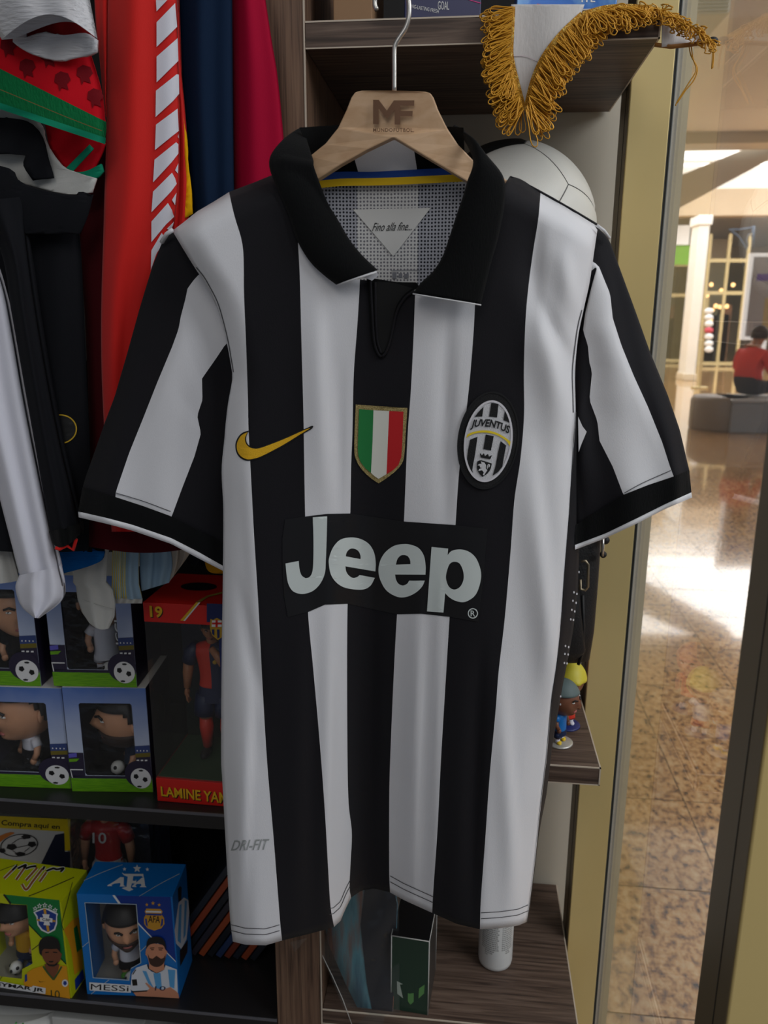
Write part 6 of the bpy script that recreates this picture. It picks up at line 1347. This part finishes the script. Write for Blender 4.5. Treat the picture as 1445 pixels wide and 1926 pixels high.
# ------------------------------------------------------------------ on the upper shelf
def upbox(name, label, px0, px1, Y, h, d, m):
    a = P(px0, 10, Y); b = P(px1, 10, Y); e = empty(name, ((a.x+b.x)/2, Y+d/2, 1.7603), label, 'box')
    bd = box('carton', a.x, b.x, Y, Y+d, 1.7605, 1.7605+h, m, e, .001); box('lid_flap', a.x, b.x, Y, Y+d, 1.7606+h, 1.762+h, m, e, .0004)
    return e, bd, plane_surf((0, Y, 0), (0, -1, 0))
upbox('carton', 'plain brown cardboard box on the upper wooden shelf', 627, 700, .975, .10, .12, mat('kraft', (150, 116, 84), .7))
e, bd, s_ = upbox('deodorant_box', 'navy blue product box with white lettering on the upper shelf', 761, 905, .985, .11, .14, mat('navy_box', (16, 26, 84), .35))
text('lettering', 'GOAL', [(824, 2), (845, 3), (845, 18.5), (824, 18)], s_, WHITEP, bd, .0006, .0, maxlen=60); text('lettering', 'NG-LASTING FRESH', [(775, 8), (826, 18), (825, 25), (774, 15)], s_, WHITEP, bd, .0006, .0, maxlen=60)
line_on('pink_line', [(868, -6), (888, 1), (905, 6)], 1.6, s_, mat('pink_line', (220, 60, 140), .5), bd, .0006)
e, bd, s_ = upbox('foil_pack', 'bright blue foil pack lying behind the white pennant', 972, 1160, .985, .045, .12, mat('blue_foil', (40, 104, 190), .22, .2, var=(30, (120, 170, 220), None, .5, .7)))
text('lettering', 'ITE', [(1094, -10), (1120, -10), (1120, 4), (1094, 4)], s_, WHITEP, bd, .0006, .02, maxlen=60); line_on('red_line', [(1010, 8), (1050, 12), (1090, 9)], 2, s_, REDC, bd, .0006)
# pennant with gold fringe
pn = empty('pennant', P(1000, 100, .94), 'white pennant with looped gold fringe draped over the upper shelf corner', 'pennant')
SAT = fab('white_satin', (206, 202, 200), .5, .4, .3, 300, .2)
GTH = mat('gold_thread', (206, 148, 34), .42, .25, .5); GBR = mat('gold_braid', (190, 134, 36), .4, .5, .5, bump=(700, .9), var=(260, (240, 206, 110), None, .5, .72))
pc = lambda px, py, off=0: P(px, py, .944-.004*math.sin((py-20)/60)-.003*math.sin(px/23)-off)
o = decal('cloth', [[(962, 8), (1100, 8), (1092, 32), (1060, 62), (1028, 104), (1006, 150), (989, 212), (985, 212), (970, 150), (961, 105)]], pc, SAT, pn, 0, 12); md = o.modifiers.new('t', 'SOLIDIFY'); md.thickness = .0012; md.offset = 1
line_on('cloth_fold', [(964, 105), (990, 106), (1018, 118)], 2.2, pc, fab('satin_pink', (206, 196, 198), .5), pn, .0009)
o = decal('cloth_side', [[(1180, 8), (1240, 16), (1290, 42), (1337, 76), (1300, 84), (1246, 88), (1246, 30), (1180, 18)]], lambda px, py, off=0: P(px, py, .946+.02*max(0, px-1246)/90), SAT, pn, 0, 12); md = o.modifiers.new('t', 'SOLIDIFY'); md.thickness = .0012; md.offset = 1
a_ = P(962, 14, .947); b_ = P(1240, 14, .947)
box('cloth_top', a_.x, b_.x-.004, .947, .983, 1.7606, 1.7622, SAT, pn, .0004)
rg = random.Random(3); loops = []
def fringe(path, d, n, ln, jit, Y0, curl=0):
    path = curve_pts(path, 60)
    for i in range(n):
        t = (i+rg.random()*.6)/n; p = along(path, t); dd = d(t); L_ = ln*rg.uniform(.72, 1.12); a = rg.gauss(0, jit)
        c, s = math.cos(a), math.sin(a); dx, dy = dd[0]*c-dd[1]*s, dd[0]*s+dd[1]*c
        w = rg.uniform(3, 7); nx, ny = -dy, dx; Yv = Y0-rg.uniform(0, .016); dr_ = rg.uniform(2, 9)
        pts = []
        for k in range(13):
            q = k/12; f = math.sin(math.pi*q)**.55 if 0 < q < 1 else 0
            side_ = (q-.5)*2*w*math.sin(math.pi*min(1, max(.0, f)))**.5 if f < 1 else (q-.5)*2*w
            sw_ = w*math.sin(2*math.pi*q)*-1
            x = p[0]+dx*L_*f+nx*(sw_)+curl*rg.uniform(-1, 1)*f*2; y = p[1]+dy*L_*f+ny*sw_+dr_*f*f
            pts.append(P(x, y, Yv-.003*f))
        loops.append(pts)
fringe([(964, 12), (962, 60), (961, 105), (972, 155), (985, 205)], lambda t: Vector((-1, .25+.5*t)).normalized(), 150, 56, .22, .944)
fringe([(961, 120), (972, 160), (985, 206)], lambda t: Vector((-.55, 1)).normalized(), 60, 50, .25, .943)
fringe([(1096, 28), (1056, 66), (1024, 108), (1004, 152), (989, 208)], lambda t: Vector((.75, .8)).normalized(), 170, 60, .25, .944)
fringe([(1096, 28), (1140, 16), (1190, 12)], lambda t: Vector((.55, .6)).normalized(), 60, 42, .5, .943, 1)
fringe([(1190, 12), (1245, 20), (1290, 44), (1336, 76)], lambda t: Vector((.2, .6)).normalized(), 90, 20, 1.2, .948, 2)
V, Fc = tubev(loops, .00075, 4, False); o = mesh('fringe', V, Fc, GTH, pn); tag(o, 'looped gold fringe threads', kind='stuff')
for l in ([(964, 12), (962, 60), (961, 105), (972, 155), (986, 208)], [(1096, 26), (1056, 64), (1024, 106), (1004, 150), (989, 208)]): line_on('braid', l, 11, pc, GBR, pn, .0022)
line_on('braid', [(1096, 26), (1140, 14), (1190, 12), (1245, 20), (1290, 44), (1336, 76)], 9, lambda px, py, off=0: P(px, py, .943+.02*max(0, px-1246)/90-off), GBR, pn, .0015)
tube('cord', [P(x, y, .95) for x, y in ((1232, 84), (1262, 88), (1300, 84), (1334, 78))], .0022, mat('brown_cord', (150, 100, 40), .6), pn, 8); sphere('cord_end', P(1341, 77, .955), .004, BLACKM, pn, (1.4, 1, 1))
for l in ([(1296, 80), (1300, 104), (1312, 128), (1306, 150), (1290, 170), (1274, 194)], [(1300, 82), (1304, 110), (1310, 132), (1296, 156), (1276, 188), (1271, 199)], [(1339, 78), (1341, 100), (1339, 130)], [(1342, 80), (1343, 104), (1341, 128)]): tube('loose_thread', [P(x, y, .955) for x, y in curve_pts(l, 20)], .0007, GTH, pn, 5)
bpy.context.view_layer.update()
